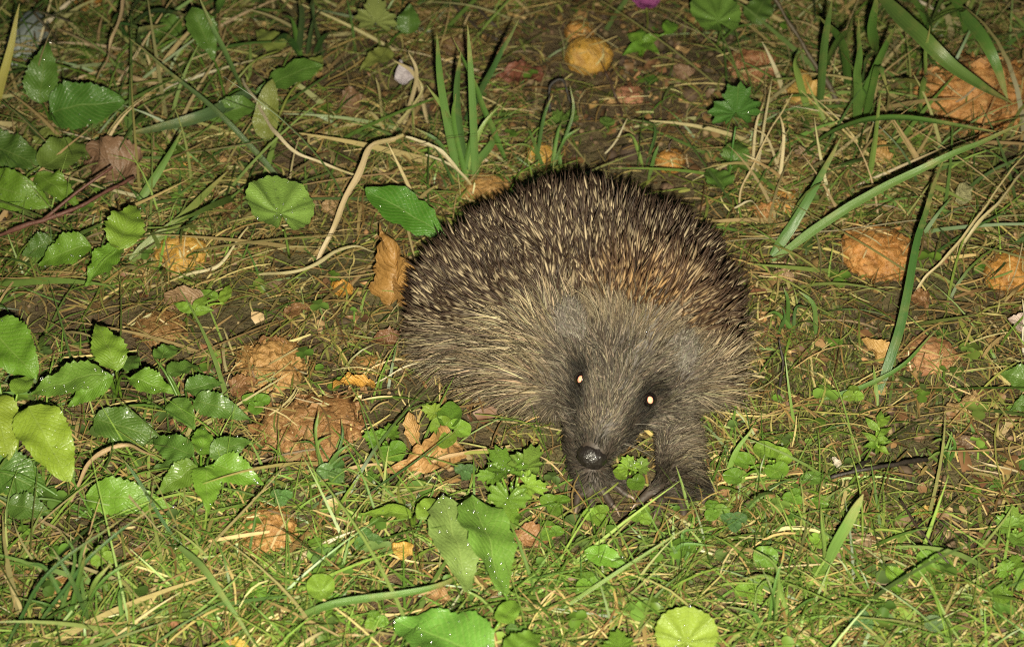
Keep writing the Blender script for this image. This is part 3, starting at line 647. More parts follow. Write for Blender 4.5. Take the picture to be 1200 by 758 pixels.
def ribbon(pts, wd, seed=0, fold=.35, lean=.5, prof=None, twist=0.):
    """one broad grass blade: a creased strip with its own taper, waver and twist"""
    pts = np.asarray(pts); n = len(pts); tg = nrm(np.gradient(pts, axis=0)); r = np.random.default_rng(seed); t = np.linspace(0, 1, n)
    pr = np.minimum(1, .55+t*3)*(1-t**2.6)**.8 if prof is None else prof(t); pr = np.maximum(pr, .06)
    n0 = nrm(np.array([0, 0, 1.])*(1-lean)+nrm(CAM-pts[0])*lean+r.normal(0, .25, 3)); vs, fs = [], []
    for j in range(n):
        s = np.cross(tg[j], n0); s = nrm(s); u = np.cross(s, tg[j]); an = twist*t[j]; s, u = s*math.cos(an)+u*math.sin(an), u*math.cos(an)-s*math.sin(an)
        h = wd*.5*pr[j]
        for v in (-1, -.45, 0, .45, 1): vs.append(pts[j]+s*v*h+u*abs(v)*h*fold)
    for j in range(n-1):
        for q in range(4): a_ = j*5+q; fs.append((a_, a_+1, a_+6, a_+5))
    uv = np.stack([np.tile([0, .27, .5, .73, 1], n), np.repeat(t, 5)], 1); return np.array(vs), fs, uv
def px_m(p): return float((np.asarray(p)-CAM)@FWD)/FPX
def dew_on(leaf_obj, V, n, seed, lo_=.00028, hi_=.00075):
    r = np.random.default_rng(seed); n = max(3, int(n*.6)); i = r.choice(len(V), n); vs, fs = [], []; o = 0
    nn_ = len(IV)
    for k in i:
        s = lo_+(hi_-lo_)*r.random()**2.2; q = V[k]*np.array([.9, 1, 1])+np.array([r.normal(0, .0006), r.normal(0, .0006), .0001]); vs.append(q+IV2*np.array([s, s, s*.5])); fs.append(IF2+o); o += len(IV2)
    d = link('dew', mesh_np('dew', np.vstack(vs), np.vstack(fs)), MAT['dew'], leaf_obj); tag(d, kind='stuff')
ico = bmesh.new(); bmesh.ops.create_icosphere(ico, subdivisions=2, radius=1)
IV2 = np.array([v.co[:] for v in ico.verts]); IF2 = np.array([[v.index for v in f.verts] for f in ico.faces]); ico.free()
SEED = [100]
def nseed(): SEED[0] += 1; return SEED[0]

# ------------------------------------------------------------------ leafy plants
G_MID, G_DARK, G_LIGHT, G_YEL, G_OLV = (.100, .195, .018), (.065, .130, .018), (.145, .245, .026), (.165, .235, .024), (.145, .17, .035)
def add_leaf(plant, base, tip, wpx, kind, col, dew=0, lean=.45, fold=.25, droop=.16, stalk=None):
    sd = nseed(); base, tip = np.asarray(base), np.asarray(tip); L = np.linalg.norm(tip-base); R_ = frame(base, tip, lean, sd); r = np.random.default_rng(sd)
    col = tuple(np.array(col)*r.uniform(.85, 1.15)*r.uniform(.95, 1.05, 3))
    if kind in SHAPES: V, F, uv = leaf_mesh(L, wpx*px_m(base), kind, sd, fold, droop, .05, r.normal(0, .15))
    else:
        V, F, uv = round_mesh(L*.5, kind, sd); V = V+np.array([0, L*.42, 0]); V[:, 0] *= wpx*px_m(base)/L
    lf = link('leaf', mesh_np('leaf', V, F, uv), MAT['leaf'], plant, col)
    lf.matrix_local = Matrix.Translation(Vector(base-np.array(plant.location))) @ Matrix(R_.tolist()).to_4x4()
    if dew: dew_on(lf, V, dew, sd)
    if stalk is not None:
        b = base+R_[:, 1]*L*.03; root = np.asarray(stalk); mid = (root*.45+b*.55)+np.array([0, 0, .15*np.linalg.norm(b-root)])
        pv, pf = tube(catmull([root, mid, b], 8), .0007, .00045, 5)
        link('stalk', mesh_np('stalk', pv-np.array(plant.location), pf), MAT['blade'], plant, tuple(np.array(col)*1.1))
    return lf
def plant(label, cat, root, leaves, col, group=None, name='leafy_plant', z0=.02, z1=.018, lean=.45, dew=0):
    """leaves: (base x, base y, tip x, tip y, width, shape[, colour[, dew[, base z, tip z]]]) in photograph pixels"""
    rt = W(*root, 0); p = empty(name, rt, label, cat, group)
    for lf in leaves:
        bx, by, tx, ty, wp, kind = lf[:6]; c = lf[6] if len(lf) > 6 and lf[6] else col; dw = lf[7] if len(lf) > 7 else dew; za, zb = lf[8:10] if len(lf) > 9 else (z0, z1)
        add_leaf(p, W(bx, by, za), W(tx, ty, zb), wp, kind, c, dw, lean, stalk=rt+np.array([RNG.normal(0, .001), RNG.normal(0, .001), 0]))
    return p
LG = 'broad-leaved plants at the left edge'
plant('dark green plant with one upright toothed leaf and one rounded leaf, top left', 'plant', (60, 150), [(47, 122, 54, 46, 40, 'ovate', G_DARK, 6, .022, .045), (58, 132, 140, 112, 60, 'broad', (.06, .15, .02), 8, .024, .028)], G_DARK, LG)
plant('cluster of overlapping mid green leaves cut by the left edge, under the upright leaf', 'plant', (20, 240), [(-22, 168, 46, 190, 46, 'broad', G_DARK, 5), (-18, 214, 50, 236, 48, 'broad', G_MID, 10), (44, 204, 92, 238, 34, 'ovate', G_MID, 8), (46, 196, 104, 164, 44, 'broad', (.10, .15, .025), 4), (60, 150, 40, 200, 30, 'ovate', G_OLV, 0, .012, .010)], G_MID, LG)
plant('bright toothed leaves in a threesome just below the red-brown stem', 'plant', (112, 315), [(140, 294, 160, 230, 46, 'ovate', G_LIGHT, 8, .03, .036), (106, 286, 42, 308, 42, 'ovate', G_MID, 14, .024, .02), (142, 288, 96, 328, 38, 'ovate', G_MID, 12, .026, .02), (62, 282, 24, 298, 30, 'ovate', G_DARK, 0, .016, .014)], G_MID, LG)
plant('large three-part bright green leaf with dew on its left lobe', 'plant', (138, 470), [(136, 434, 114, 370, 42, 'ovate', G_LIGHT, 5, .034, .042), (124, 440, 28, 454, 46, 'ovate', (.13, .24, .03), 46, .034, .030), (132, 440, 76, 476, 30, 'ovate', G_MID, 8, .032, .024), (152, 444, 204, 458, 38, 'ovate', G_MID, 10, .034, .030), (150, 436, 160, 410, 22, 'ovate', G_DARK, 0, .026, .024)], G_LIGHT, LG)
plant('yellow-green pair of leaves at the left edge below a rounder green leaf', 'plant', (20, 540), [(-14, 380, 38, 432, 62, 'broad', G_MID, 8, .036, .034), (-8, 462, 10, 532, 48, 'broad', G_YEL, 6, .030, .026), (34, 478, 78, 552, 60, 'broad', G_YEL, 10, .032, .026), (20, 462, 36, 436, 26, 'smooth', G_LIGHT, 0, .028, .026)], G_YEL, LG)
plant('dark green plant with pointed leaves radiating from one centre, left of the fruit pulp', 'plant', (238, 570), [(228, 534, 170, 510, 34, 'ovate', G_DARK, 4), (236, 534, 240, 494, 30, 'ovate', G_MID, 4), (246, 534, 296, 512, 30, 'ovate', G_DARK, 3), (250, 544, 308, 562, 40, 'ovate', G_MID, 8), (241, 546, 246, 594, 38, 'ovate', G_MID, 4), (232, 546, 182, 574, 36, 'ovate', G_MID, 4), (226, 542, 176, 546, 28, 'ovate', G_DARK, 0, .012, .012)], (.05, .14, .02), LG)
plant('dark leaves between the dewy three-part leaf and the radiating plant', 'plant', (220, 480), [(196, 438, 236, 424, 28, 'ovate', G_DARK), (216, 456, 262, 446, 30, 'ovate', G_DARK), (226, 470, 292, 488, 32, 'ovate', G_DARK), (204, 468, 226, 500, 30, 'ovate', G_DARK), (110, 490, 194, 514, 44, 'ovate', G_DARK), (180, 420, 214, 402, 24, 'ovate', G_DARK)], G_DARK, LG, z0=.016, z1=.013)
plant('broad dark leaf lying in the grass beneath the tan arched stalk', 'plant', (110, 600), [(100, 578, 198, 592, 46, 'ovate', G_MID, 5), (-20, 548, 52, 572, 58, 'broad', G_DARK, 8), (10, 590, 60, 600, 34, 'ovate', G_DARK)], G_MID, LG, z0=.014, z1=.012)
plant('single round scalloped leaf, light green and beaded with dew', 'plant', (334, 300), [(332, 272, 318, 202, 80, 'crenate', (.155, .25, .045), 60, .030, .036)], G_LIGHT, lean=.9)
plant('long glossy dark green leaf with a pale midrib behind the rump', 'plant', (532, 292), [(528, 284, 432, 214, 52, 'lance', (.05, .15, .012), 12, .014, .034)], G_MID)
plant('olive leaf standing among dead stalks, upper left', 'plant', (312, 172), [(310, 164, 318, 94, 30, 'smooth', G_OLV, 0, .01, .035), (360, 90, 378, 62, 24, 'ovate', G_OLV, 0, .016, .02)], G_OLV)
plant('pale lobed leaf beside a darker one, top edge left of centre', 'plant', (450, 60), [(440, 42, 440, -8, 50, 'lobed', (.17, .22, .06), 4, .02, .03), (480, 40, 478, 4, 30, 'ovate', G_DARK, 0, .018, .03), (458, 60, 420, 78, 26, 'ovate', G_OLV)], G_OLV)
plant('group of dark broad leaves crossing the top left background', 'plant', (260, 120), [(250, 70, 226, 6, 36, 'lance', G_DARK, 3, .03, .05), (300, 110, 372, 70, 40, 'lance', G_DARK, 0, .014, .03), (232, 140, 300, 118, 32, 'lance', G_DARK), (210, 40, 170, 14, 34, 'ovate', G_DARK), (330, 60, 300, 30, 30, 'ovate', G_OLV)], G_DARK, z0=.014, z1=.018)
plant('two dewy leaves side by side, large and bright, in the foreground', 'plant', (592, 735), [(548, 696, 522, 572, 66, 'lance', (.17, .25, .06), 48, .016, .030), (592, 698, 562, 570, 76, 'lance', (.12, .235, .035), 60, .018, .032)], G_LIGHT, lean=.85)
plant('big bright leaf reaching the bottom edge left of centre', 'plant', (560, 790), [(572, 776, 464, 716, 84, 'broad', (.10, .22, .03), 30, .018, .020), (590, 766, 640, 738, 36, 'ovate', G_MID), (585, 730, 606, 700, 26, 'smooth', G_MID)], G_LIGHT)
plant('pair of small pointed leaves on one stem, left of the dewy pair', 'plant', (486, 622), [(482, 606, 422, 594, 26, 'narrow', G_LIGHT, 4), (488, 606, 524, 580, 26, 'narrow', G_LIGHT, 4)], G_LIGHT)
plant('wet lobed leaves with a bright glint below the chin', 'plant', (604, 612), [(600, 566, 578, 520, 48, 'lobed', G_MID, 40, .02, .022), (598, 570, 590, 616, 50, 'lobed', G_MID, 8), (606, 566, 644, 574, 36, 'lobed', G_LIGHT, 4), (606, 560, 632, 520, 40, 'lobed', (.12, .20, .03), 6), (588, 556, 556, 558, 30, 'lobed', G_MID)], G_MID, name='buttercup_plant', lean=.55)
plant('three-lobed small leaf under the left flank fur', 'plant', (526, 520), [(524, 504, 506, 492, 28, 'heart', G_LIGHT), (526, 504, 528, 470, 30, 'heart', G_MID), (528, 506, 552, 498, 28, 'heart', G_LIGHT), (526, 508, 520, 526, 26, 'heart', G_LIGHT), (516, 486, 494, 476, 22, 'lobed', G_YEL)], G_MID, name='buttercup_plant', z0=.012, z1=.012)
plant('soft lobed leaf between the fruit pulp and the torn brown leaf', 'plant', (452, 535), [(450, 520, 426, 506, 30, 'lobed', G_MID), (452, 518, 462, 494, 30, 'lobed', G_MID), (454, 522, 470, 540, 32, 'heart', G_MID)], G_MID, name='buttercup_plant', z0=.012, z1=.012)
plant('small round yellow-green leaf alone in the grass, bottom left', 'plant', (378, 708), [(377, 702, 374, 668, 34, 'round', G_LIGHT)], G_LIGHT, z0=.014, z1=.016)
plant('lush lobed leaves growing between the front paws', 'plant', (742, 558), [(738, 556, 734, 532, 30, 'lobed', G_LIGHT, 3), (744, 554, 758, 536, 28, 'lobed', (.12, .2, .03)), (734, 558, 718, 552, 22, 'heart', G_LIGHT), (742, 560, 752, 574, 22, 'heart', G_MID)], G_LIGHT, name='buttercup_plant', z0=.010, z1=.012)
plant('round yellow-green puckered leaf at the bottom edge right of centre', 'plant', (800, 775), [(802, 772, 808, 706, 74, 'crenate', (.165, .225, .03), 18, .016, .022)], G_YEL)
plant('lobed green leaf at the bottom edge left of the puckered leaf', 'plant', (728, 775), [(726, 768, 722, 736, 40, 'lobed', G_MID)], G_MID, name='buttercup_plant')
plant('arrow-shaped green leaf in the lawn below the left paw', 'plant', (735, 672), [(734, 664, 686, 642, 30, 'lance', G_MID, 3)], G_MID, z0=.010, z1=.014)
plant('single round leaf standing up in the lawn right of centre', 'plant', (900, 675), [(898, 664, 896, 636, 30, 'round', G_MID)], G_MID, z0=.010, z1=.014)
plant('lobed leaves in the grass right of the right paw', 'plant', (905, 555), [(902, 540, 892, 516, 30, 'heart', G_LIGHT), (906, 540, 926, 528, 28, 'heart', G_LIGHT), (906, 544, 916, 562, 28, 'heart', G_MID), (880, 548, 862, 530, 24, 'heart', G_MID), (870, 560, 846, 556, 24, 'heart', G_MID)], G_LIGHT, name='buttercup_plant', z0=.012, z1=.012)
plant('dark oval leaf lying against the black twig', 'plant', (940, 575), [(936, 564, 980, 558, 20, 'narrow', G_DARK), (972, 592, 946, 584, 22, 'ovate', G_MID)], G_DARK, z0=.006, z1=.007)
plant('small feathery bright plant right of the mossy patch', 'plant', (1028, 530), [(1028, 520, 1012, 504, 11, 'narrow'), (1029, 512, 1046, 496, 11, 'narrow'), (1028, 516, 1046, 516, 11, 'narrow'), (1028, 504, 1014, 488, 10, 'narrow'), (1029, 498, 1034, 478, 10, 'narrow'), (1028, 522, 1012, 522, 10, 'narrow'), (1029, 524, 1042, 530, 10, 'narrow'), (1029, 500, 1044, 484, 10, 'narrow')], G_LIGHT, z0=.010, z1=.012)
plant('bright yellow-green lobed plant at the right edge on bare soil', 'plant', (1190, 640), [(1188, 622, 1166, 604, 32, 'lobed'), (1190, 620, 1184, 590, 30, 'lobed'), (1192, 622, 1214, 608, 34, 'lobed'), (1190, 626, 1200, 640, 30, 'heart')], (.14, .24, .035), name='buttercup_plant', z0=.010, z1=.012)
plant('second lobed seedling at the right edge, lower and darker', 'plant', (1186, 685), [(1184, 672, 1168, 660, 26, 'lobed'), (1186, 670, 1192, 648, 26, 'lobed'), (1188, 676, 1206, 682, 28, 'heart'), (1180, 690, 1166, 704, 22, 'heart')], G_MID, name='buttercup_plant', z0=.010, z1=.010)
plant('small clover of three folded leaves in the lower right soil', 'plant', (1094, 668), [(1092, 658, 1074, 650, 22, 'heart'), (1094, 656, 1098, 636, 22, 'heart'), (1098, 660, 1118, 666, 22, 'heart')], G_MID, name='clover_plant', z0=.008, z1=.009)
plant('tiny round leaf on bare soil at lower right', 'plant', (1142, 584), [(1141, 582, 1140, 566, 18, 'round')], G_MID, z0=.005, z1=.006)
plant('yellowish round leaf over a green one, lower right lawn', 'plant', (1050, 700), [(1050, 684, 1046, 660, 26, 'round', G_LIGHT), (1052, 696, 1050, 672, 24, 'round', G_MID, 0, .007, .007)], G_LIGHT, z0=.010, z1=.011)
plant('grey-green round leaf in the lawn near the bottom right corner', 'plant', (1096, 745), [(1095, 740, 1094, 718, 24, 'round', (.09, .14, .06))], G_MID, z0=.009, z1=.010)
plant('dark leaf cut by the right edge below the pink scrap', 'plant', (1205, 470), [(1218, 448, 1172, 436, 34, 'ovate', G_DARK), (1216, 470, 1184, 478, 24, 'ovate', G_DARK)], G_DARK, z0=.014, z1=.012)
plant('dark lobed leaf above two dark green leaves, upper right of the spines', 'plant', (850, 225), [(862, 150, 866, 94, 62, 'lobed', (.045, .125, .018), 4, .03, .04), (858, 196, 866, 160, 34, 'ovate', G_DARK, 0, .014, .018), (848, 222, 830, 190, 36, 'ovate', G_DARK, 0, .010, .012)], G_DARK, name='buttercup_plant')
plant('light toothed leaf hanging in at the top edge, right of the magenta flower', 'plant', (838, 60), [(850, 40, 822, -12, 56, 'crenate', (.10, .19, .03), 3, .03, .04), (880, 30, 900, -10, 34, 'ovate', G_DARK, 0, .02, .03)], G_LIGHT)
plant('small sprig of pointed leaves below the magenta flower', 'plant', (750, 66), [(752, 52, 732, 62, 14, 'narrow'), (752, 50, 734, 38, 14, 'narrow'), (754, 50, 774, 40, 14, 'narrow'), (754, 52, 772, 60, 14, 'narrow'), (752, 50, 752, 30, 14, 'narrow'), (780, 40, 792, 20, 18, 'ovate')], G_MID, z0=.012, z1=.014)
plant('olive leaf hanging just below the crossing blades', 'plant', (1126, 205), [(1124, 196, 1130, 178, 18, 'ovate', G_OLV)], G_OLV, z0=.008, z1=.010)
plant('single round light green seedling on the bare soil behind the spines', 'plant', (712, 158), [(711, 150, 712, 136, 18, 'round')], (.10, .17, .03), z0=.008, z1=.008)
plant('two-leaved lobed seedling at the foot of the black hooked stem', 'plant', (660, 158), [(655, 150, 652, 128, 24, 'lobed'), (668, 146, 672, 126, 18, 'lobed')], (.10, .17, .03), name='buttercup_plant', z0=.008, z1=.008)
plant('tiny dark round seedling right of the pinkish fruit scrap', 'plant', (762, 106), [(761, 100, 764, 86, 16, 'round', G_DARK)], G_DARK, z0=.008, z1=.008)
plant('fresh seedling leaves among the straw left of the round scalloped leaf', 'plant', (225, 372), [(226, 366, 202, 352, 14, 'narrow'), (228, 364, 244, 344, 14, 'narrow'), (228, 366, 250, 362, 14, 'narrow'), (262, 356, 268, 330, 16, 'ovate'), (256, 350, 234, 338, 12, 'narrow')], G_LIGHT, z0=.010, z1=.012)
small = [((650, 598), 'left of the left paw'), ((700, 612), 'right below the left paw'), ((752, 612), 'below the gap between the paws'), ((838, 606), 'below the right paw'), ((645, 630), 'beside the brown leaf below the chin'), ((860, 618), 'right of the lawn centre'),
         ((545, 560), 'above the dewy pair of leaves'), ((430, 640), 'in the lawn left of the dewy pair'), ((300, 700), 'in the lawn near the bottom left'), ((120, 660), 'in the lawn at far bottom left'), ((690, 690), 'in the lawn at bottom centre'), ((880, 700), 'in the lawn at bottom right of centre'),
         ((960, 640), 'beside the broad upright blade'), ((1010, 735), 'near the bottom edge at right'), ((440, 735), 'near the bottom edge left of the big leaf'), ((930, 590), 'below the dark oval leaf'), ((1000, 470), 'in the mossy patch'), ((300, 480), 'beside the larger heap of pulp'), ((390, 560), 'in the grass below the wide heap of pulp'), ((330, 590), 'above the round brown fruit in the lawn')]
for (cx, cy), wh in small:
    k = 3; a0 = RNG.uniform(0, 6.3); col = [G_MID, (.07, .15, .035), G_LIGHT, (.06, .13, .04)][RNG.integers(4)]; r_ = RNG.uniform(11, 17)
    lv = [(cx, cy-8, cx+math.cos(a0+q*2.1)*r_*1.25, cy-8+math.sin(a0+q*2.1)*r_, r_*1.2, 'heart') for q in range(k)]
    plant('small three-leaved clover '+wh, 'clover', (cx, cy), lv, col, 'small clovers in the lawn', 'clover_plant', .009, .009)

# ------------------------------------------------------------------ fallen fruit, rotting
def fruit(label, cx, cy, rx, squash, col, rough=.10, flakes=0, rot=0, name='fallen_fruit', group='rotting fruit on the ground', stalk=False, oy=1.0):
    sd = nseed(); r = np.random.default_rng(sd); c = W(cx, cy, 0); R0 = rx*px_m(c); squash = squash*.86; c = W(cx, cy, R0*squash*.42); FRUITS.append((c, R0, squash, oy)); g = c.copy(); g[2] = T1(c[0], c[1])
    bm = bmesh.new(); bmesh.ops.create_icosphere(bm, subdivisions=5 if rx > 25 else 4, radius=1); V = np.array([v.co[:] for v in bm.verts]); F = np.array([[v.index for v in f.verts] for f in bm.faces]); bm.free()
    d = 1+.028*fbm(V*11+sd, sd+20, 2)+.35*rough*np.abs(fbm(V*7+sd, sd+30, 3))+rough*fbm(V*1.6+sd, sd, 3)+rough*.9*np.abs(noise(V*5+sd, sd+5))-.5*rough*np.abs(fbm(V*9+sd, sd+9, 2))
    ax = nrm(np.array([r.normal(0, .5), r.normal(0, .5)-.4, 1])); d = d-.28*np.exp(-(1-V@ax)/.035)                      # hollow where the stalk sat
    for _ in range(2+int(rough*14)):
        q = nrm(r.normal(size=3)+np.array([0, -.5, .6])); d = d-r.uniform(.04, .20)*np.exp(-(1-V@q)/r.uniform(.01, .06))
    V = V*d[:, None]*np.array([1, oy, squash])*R0
    if flakes:
        vs, fs = [V], [F]; o = len(V)
        for _ in range(flakes):
            k = r.integers(len(V)); p0 = V[k]*r.uniform(.9, 1.18)
            if p0[2] < -.2*R0: continue
            u = nrm(r.normal(size=3)); v = nrm(np.cross(u, r.normal(size=3))); a = r.uniform(.06, .22)*R0; b = a*r.uniform(.3, .7); nn_ = np.cross(u, v)
            q = np.array([p0-u*a, p0+v*b, p0+u*a+nn_*a*.3, p0-v*b, p0+nn_*a*.25]); vs.append(q); fs.append(np.array([[0, 1, 4], [1, 2, 4], [2, 3, 4], [3, 0, 4]])+o); o += 5
        V, F = np.vstack(vs), np.vstack(fs)
    me = mesh_np(name, V+(c-g), F); o = link(name, me, MAT['fruit'], None, col); o.location = g; tag(o, label, 'fruit', group)
    if stalk:
        b = (c-g)+ax*R0*.65; pv, pf = tube(catmull([b, b+ax*R0*.5, b+ax*R0*.9+np.array([R0*.3, 0, 0])], 5), .0006, .0004, 5, .1, sd); link('stalk', mesh_np('stalk', pv, pf), MAT['twig'], o, (.06, .035, .02))
    return o
YO, OR, BR, DB = (.46, .26, .045), (.43, .20, .04), (.36, .20, .065), (.23, .125, .045)
FRUITS = []
fruit('round ochre fruit on bare soil, behind the spines near the top edge', 690, 66, 27, .92, YO, .07)
fruit('smaller orange fruit touching the round ochre one from behind', 679, 38, 18, .85, OR, .10)
fruit('small yellow fruit standing right behind the top of the spines', 633, 183, 17, 1.05, YO, .08)
fruit('brown-ochre fruit against the back of the spines, left', 570, 229, 31, .75, BR, .12)
fruit('small orange fruit right behind the spines, at right', 786, 189, 17, .95, OR, .12, stalk=True)
fruit('large squashed fruit with a reddish side, right of the spines', 1030, 298, 42, .62, (.42, .19, .05), .14, 60)
fruit('largest rotten fruit, broken orange flesh, under the blades top right', 1142, 112, 64, .50, (.46, .22, .07), .20, 220)
fruit('orange rotten fruit cut by the right edge near the top', 1196, 92, 26, .75, OR, .15)
fruit('orange fruit cut by the right edge at mid height', 1188, 322, 32, .85, OR, .12)
fruit('pinkish brown softened fruit right of the mossy patch', 1088, 416, 30, .50, (.38, .19, .09), .13, 30)
fruit('crumbling heap of brown fruit pulp left of the animal', 315, 432, 38, .62, BR, .24, 200)
fruit('wide low heap of brown fruit pulp in front of the curled orange leaf', 362, 502, 54, .34, (.25, .13, .05), .26, 240)
fruit('round brown fruit nibbled rough, in the lawn at bottom left', 316, 624, 31, .85, (.33, .17, .05), .20, 150)
fruit('small brown fruit in the lawn near the bottom left corner', 70, 693, 18, .85, (.33, .18, .06), .18, 50)
fruit('dark brown fruit scrap sunk in the lawn, bottom left', 162, 656, 17, .60, DB, .22, 50)
fruit('ochre fruit half buried in straw beside the scalloped leaf', 211, 296, 31, .70, YO, .12, 20)
fruit('tiny ochre fruit up in the straw, upper left', 217, 186, 14, .9, YO, .12)
fruit('orange fruit at the top edge in the left corner', 104, 4, 20, .8, OR, .12)
fruit('small orange fruit lying in dead stems right of the spines', 920, 236, 18, .65, OR, .18, 20)
fruit('reddish brown fruit half hidden by stalks at the top, right of centre', 884, 76, 28, .6, (.26, .11, .05), .18, 40)
fruit('pinkish fruit scrap on bare soil below the round ochre fruit', 737, 112, 17, .55, (.38, .17, .10), .16, 10)
fruit('crumbs of brown pulp touching the left flank', 432, 430, 18, .5, BR, .24, 60)
fruit('brown flattened fruit skin beneath the straw, left', 186, 384, 26, .40, DB, .22, 60)
fruit('small orange crumb of fruit right of the right paw', 853, 562, 10, .7, OR, .16)
fruit('orange crumb of fruit below the dark oval leaf', 934, 590, 10, .6, OR, .16)

# straw and crumbs that have blown over the fruit
Ps, Ds = [], []
for c, R0, sq, oy in FRUITS:
    for _ in range(int(10+R0*1900)):
        d = nrm(RNG.normal(size=3)); d[2] = abs(d[2])+.1; d = nrm(d); Ps.append(c+d*np.array([R0, R0*oy, R0*sq])*RNG.uniform(1.02, 1.12)); t_ = np.cross(d, RNG.normal(size=3)); Ds.append(nrm(t_+d*RNG.normal(.05, .12)))
P0, D = np.array(Ps), np.array(Ds); n = len(P0); L = RNG.gamma(2.4, .0030, n)+.002; P0 = P0-D*(L*.5)[:, None]; Wd = RNG.uniform(.0003, .0009, n)
tint = pick([(.34, .285, .135), (.25, .19, .08), (.44, .385, .21), (.14, .09, .04), (.12, .16, .04)], n, [4, 4, 2, 4, 2])
V, F, c = ribbons(P0, D, L, Wd, RNG.normal(0, .22, (n, 3)), 4, tint, prof=lambda t: .65+.35*np.sin(np.pi*t))
tag(link('loose_straw', mesh_np('loose_straw', V, F, tint=c), MAT['straw']), 'short bits of straw lying over the rotting fruit', 'straw', kind='stuff')

# ------------------------------------------------------------------ dead leaves and petals
def dead(label, bx, by, tx, ty, wp, col, kind='ovate', z=.004, zt=None, curl=.6, name='dead_leaf', cat='leaf', group='dead leaves on the ground'):
    sd = nseed(); r = np.random.default_rng(sd); base = W(bx, by, z); tip = W(tx, ty, z if zt is None else zt); L = np.linalg.norm(tip-base)
    Wm = wp*px_m(base); V, F, uv = leaf_mesh(L, Wm, kind, sd, curl, r.uniform(-.25, .3), .10, r.normal(0, .7)); V = V+.16*Wm*np.stack([noise(V/Wm*2.6+sd, i) for i in range(3)], 1)+.05*Wm*np.stack([noise(V/Wm*8+sd, i+3) for i in range(3)], 1)
    o = link(name, mesh_np(name, V, F, uv), MAT['dead'], None, col); o.matrix_world = Matrix.Translation(Vector(base)) @ Matrix(frame(base, tip, .5, sd).tolist()).to_4x4()
    return tag(o, label, cat, group)
TAN, ORL, BRL, RED = (.34, .22, .10), (.42, .22, .05), (.20, .10, .04), (.17, .06, .035)
dead('small flat yellow-orange leaf left of the rump', 412, 342, 382, 334, 22, (.45, .22, .035), 'smooth', .006, curl=.1)
dead('crinkled brown leaf standing on edge behind the left flank', 462, 355, 452, 262, 46, (.30, .16, .045), 'ovate', .004, .030, .9)
dead('second crinkled brown leaf folded against the standing one', 486, 360, 470, 300, 34, (.26, .14, .045), 'ovate', .004, .020, .9)
dead('curled orange leaf beside the left flank', 444, 452, 392, 460, 26, (.48, .25, .05), 'lance', .006, .010, .8)
dead('torn brown leaf crumpled in front of the left flank', 536, 522, 462, 548, 46, (.36, .20, .075), 'ovate', .006, .014, .9)
dead('narrow upright shred of brown leaf beside the soft lobed leaf', 492, 530, 478, 486, 20, (.38, .22, .08), 'lance', .004, .016, .6)
dead('large decayed brown leaf above the red-brown stem', 168, 206, 104, 178, 58, (.19, .11, .065), 'broad', .008, .012, .4)
dead('flat brown leaf scrap below the ochre fruit, left', 240, 356, 198, 344, 40, (.24, .15, .08), 'smooth', .006, curl=.2)
dead('yellowish dead leaf between the dark stem and tall blades, top right', 948, 122, 938, 72, 40, (.42, .26, .07), 'smooth', .008, .020, .3)
dead('pale yellowish oval leaf lying below the crossing blades', 1124, 240, 1136, 212, 20, (.36, .34, .17), 'narrow', .010, .012, .15)
dead('dark red leaf on the bare soil behind the spines', 632, 84, 582, 102, 36, RED, 'ovate', .004, curl=.5)
dead('brown leaf in the lawn beneath the chin, right of the dewy pair', 598, 632, 664, 618, 26, (.24, .12, .05), 'ovate', .006, .008, .6)
dead('yellow leaf fragment on bare soil at lower right', 1102, 602, 1066, 600, 18, (.48, .30, .08), 'ovate', .003, curl=.3)
dead('small yellow-brown leaf left of the dewy pair', 484, 650, 460, 640, 22, (.42, .25, .05), 'smooth', .010, curl=.2)
dead('yellow leaf cut by the bottom edge, left', 262, 756, 300, 758, 22, (.44, .30, .05), 'ovate', .010, curl=.3)
dead('tan leaf scrap right of the feathery plant', 1150, 468, 1108, 474, 30, TAN, 'ovate', .005, curl=.5)
dead('tan crumpled leaf beside the pinkish fruit', 1052, 418, 1008, 402, 28, (.40, .24, .08), 'ovate', .005, .008, .6)
dead('brown leaf under the tall blades right of the dark lobed leaf', 1040, 190, 1020, 158, 26, (.38, .22, .07), 'ovate', .006, .014, .5)
dead('brown curled leaf above the wide heap of pulp', 346, 416, 300, 398, 26, BRL, 'ovate', .006, .008, .7)
dead('dark brown leaf tucked under the left flank', 470, 402, 430, 398, 28, (.15, .07, .03), 'ovate', .004, .006, .6)
dead('tan leaf shred in the lawn beneath the dewy pair', 526, 700, 486, 692, 20, (.30, .17, .07), 'ovate', .006, .008, .6)
dead('brown leaf half under grass left of the crumbling heap', 268, 462, 300, 446, 26, BRL, 'ovate', .005, .006, .6)
dead('orange-brown leaf in the stems just right of the spines', 906, 252, 876, 240, 22, (.34, .16, .05), 'ovate', .005, .008, .6)
dead('pale pinkish scrap at the right edge', 1212, 384, 1178, 376, 20, (.50, .38, .33), 'smooth', .010, .012, .3, 'petal', 'petal', 'fallen petals')
dead('pale lilac petal among the blades left of the bare soil', 480, 98, 466, 72, 22, (.40, .35, .38), 'smooth', .02, .03, .6, 'petal', 'petal', 'fallen petals')
dead('white fleck of petal left of the black twig', 984, 548, 976, 534, 9, (.60, .52, .42), 'smooth', .004, .006, .3, 'petal', 'petal', 'fallen petals')
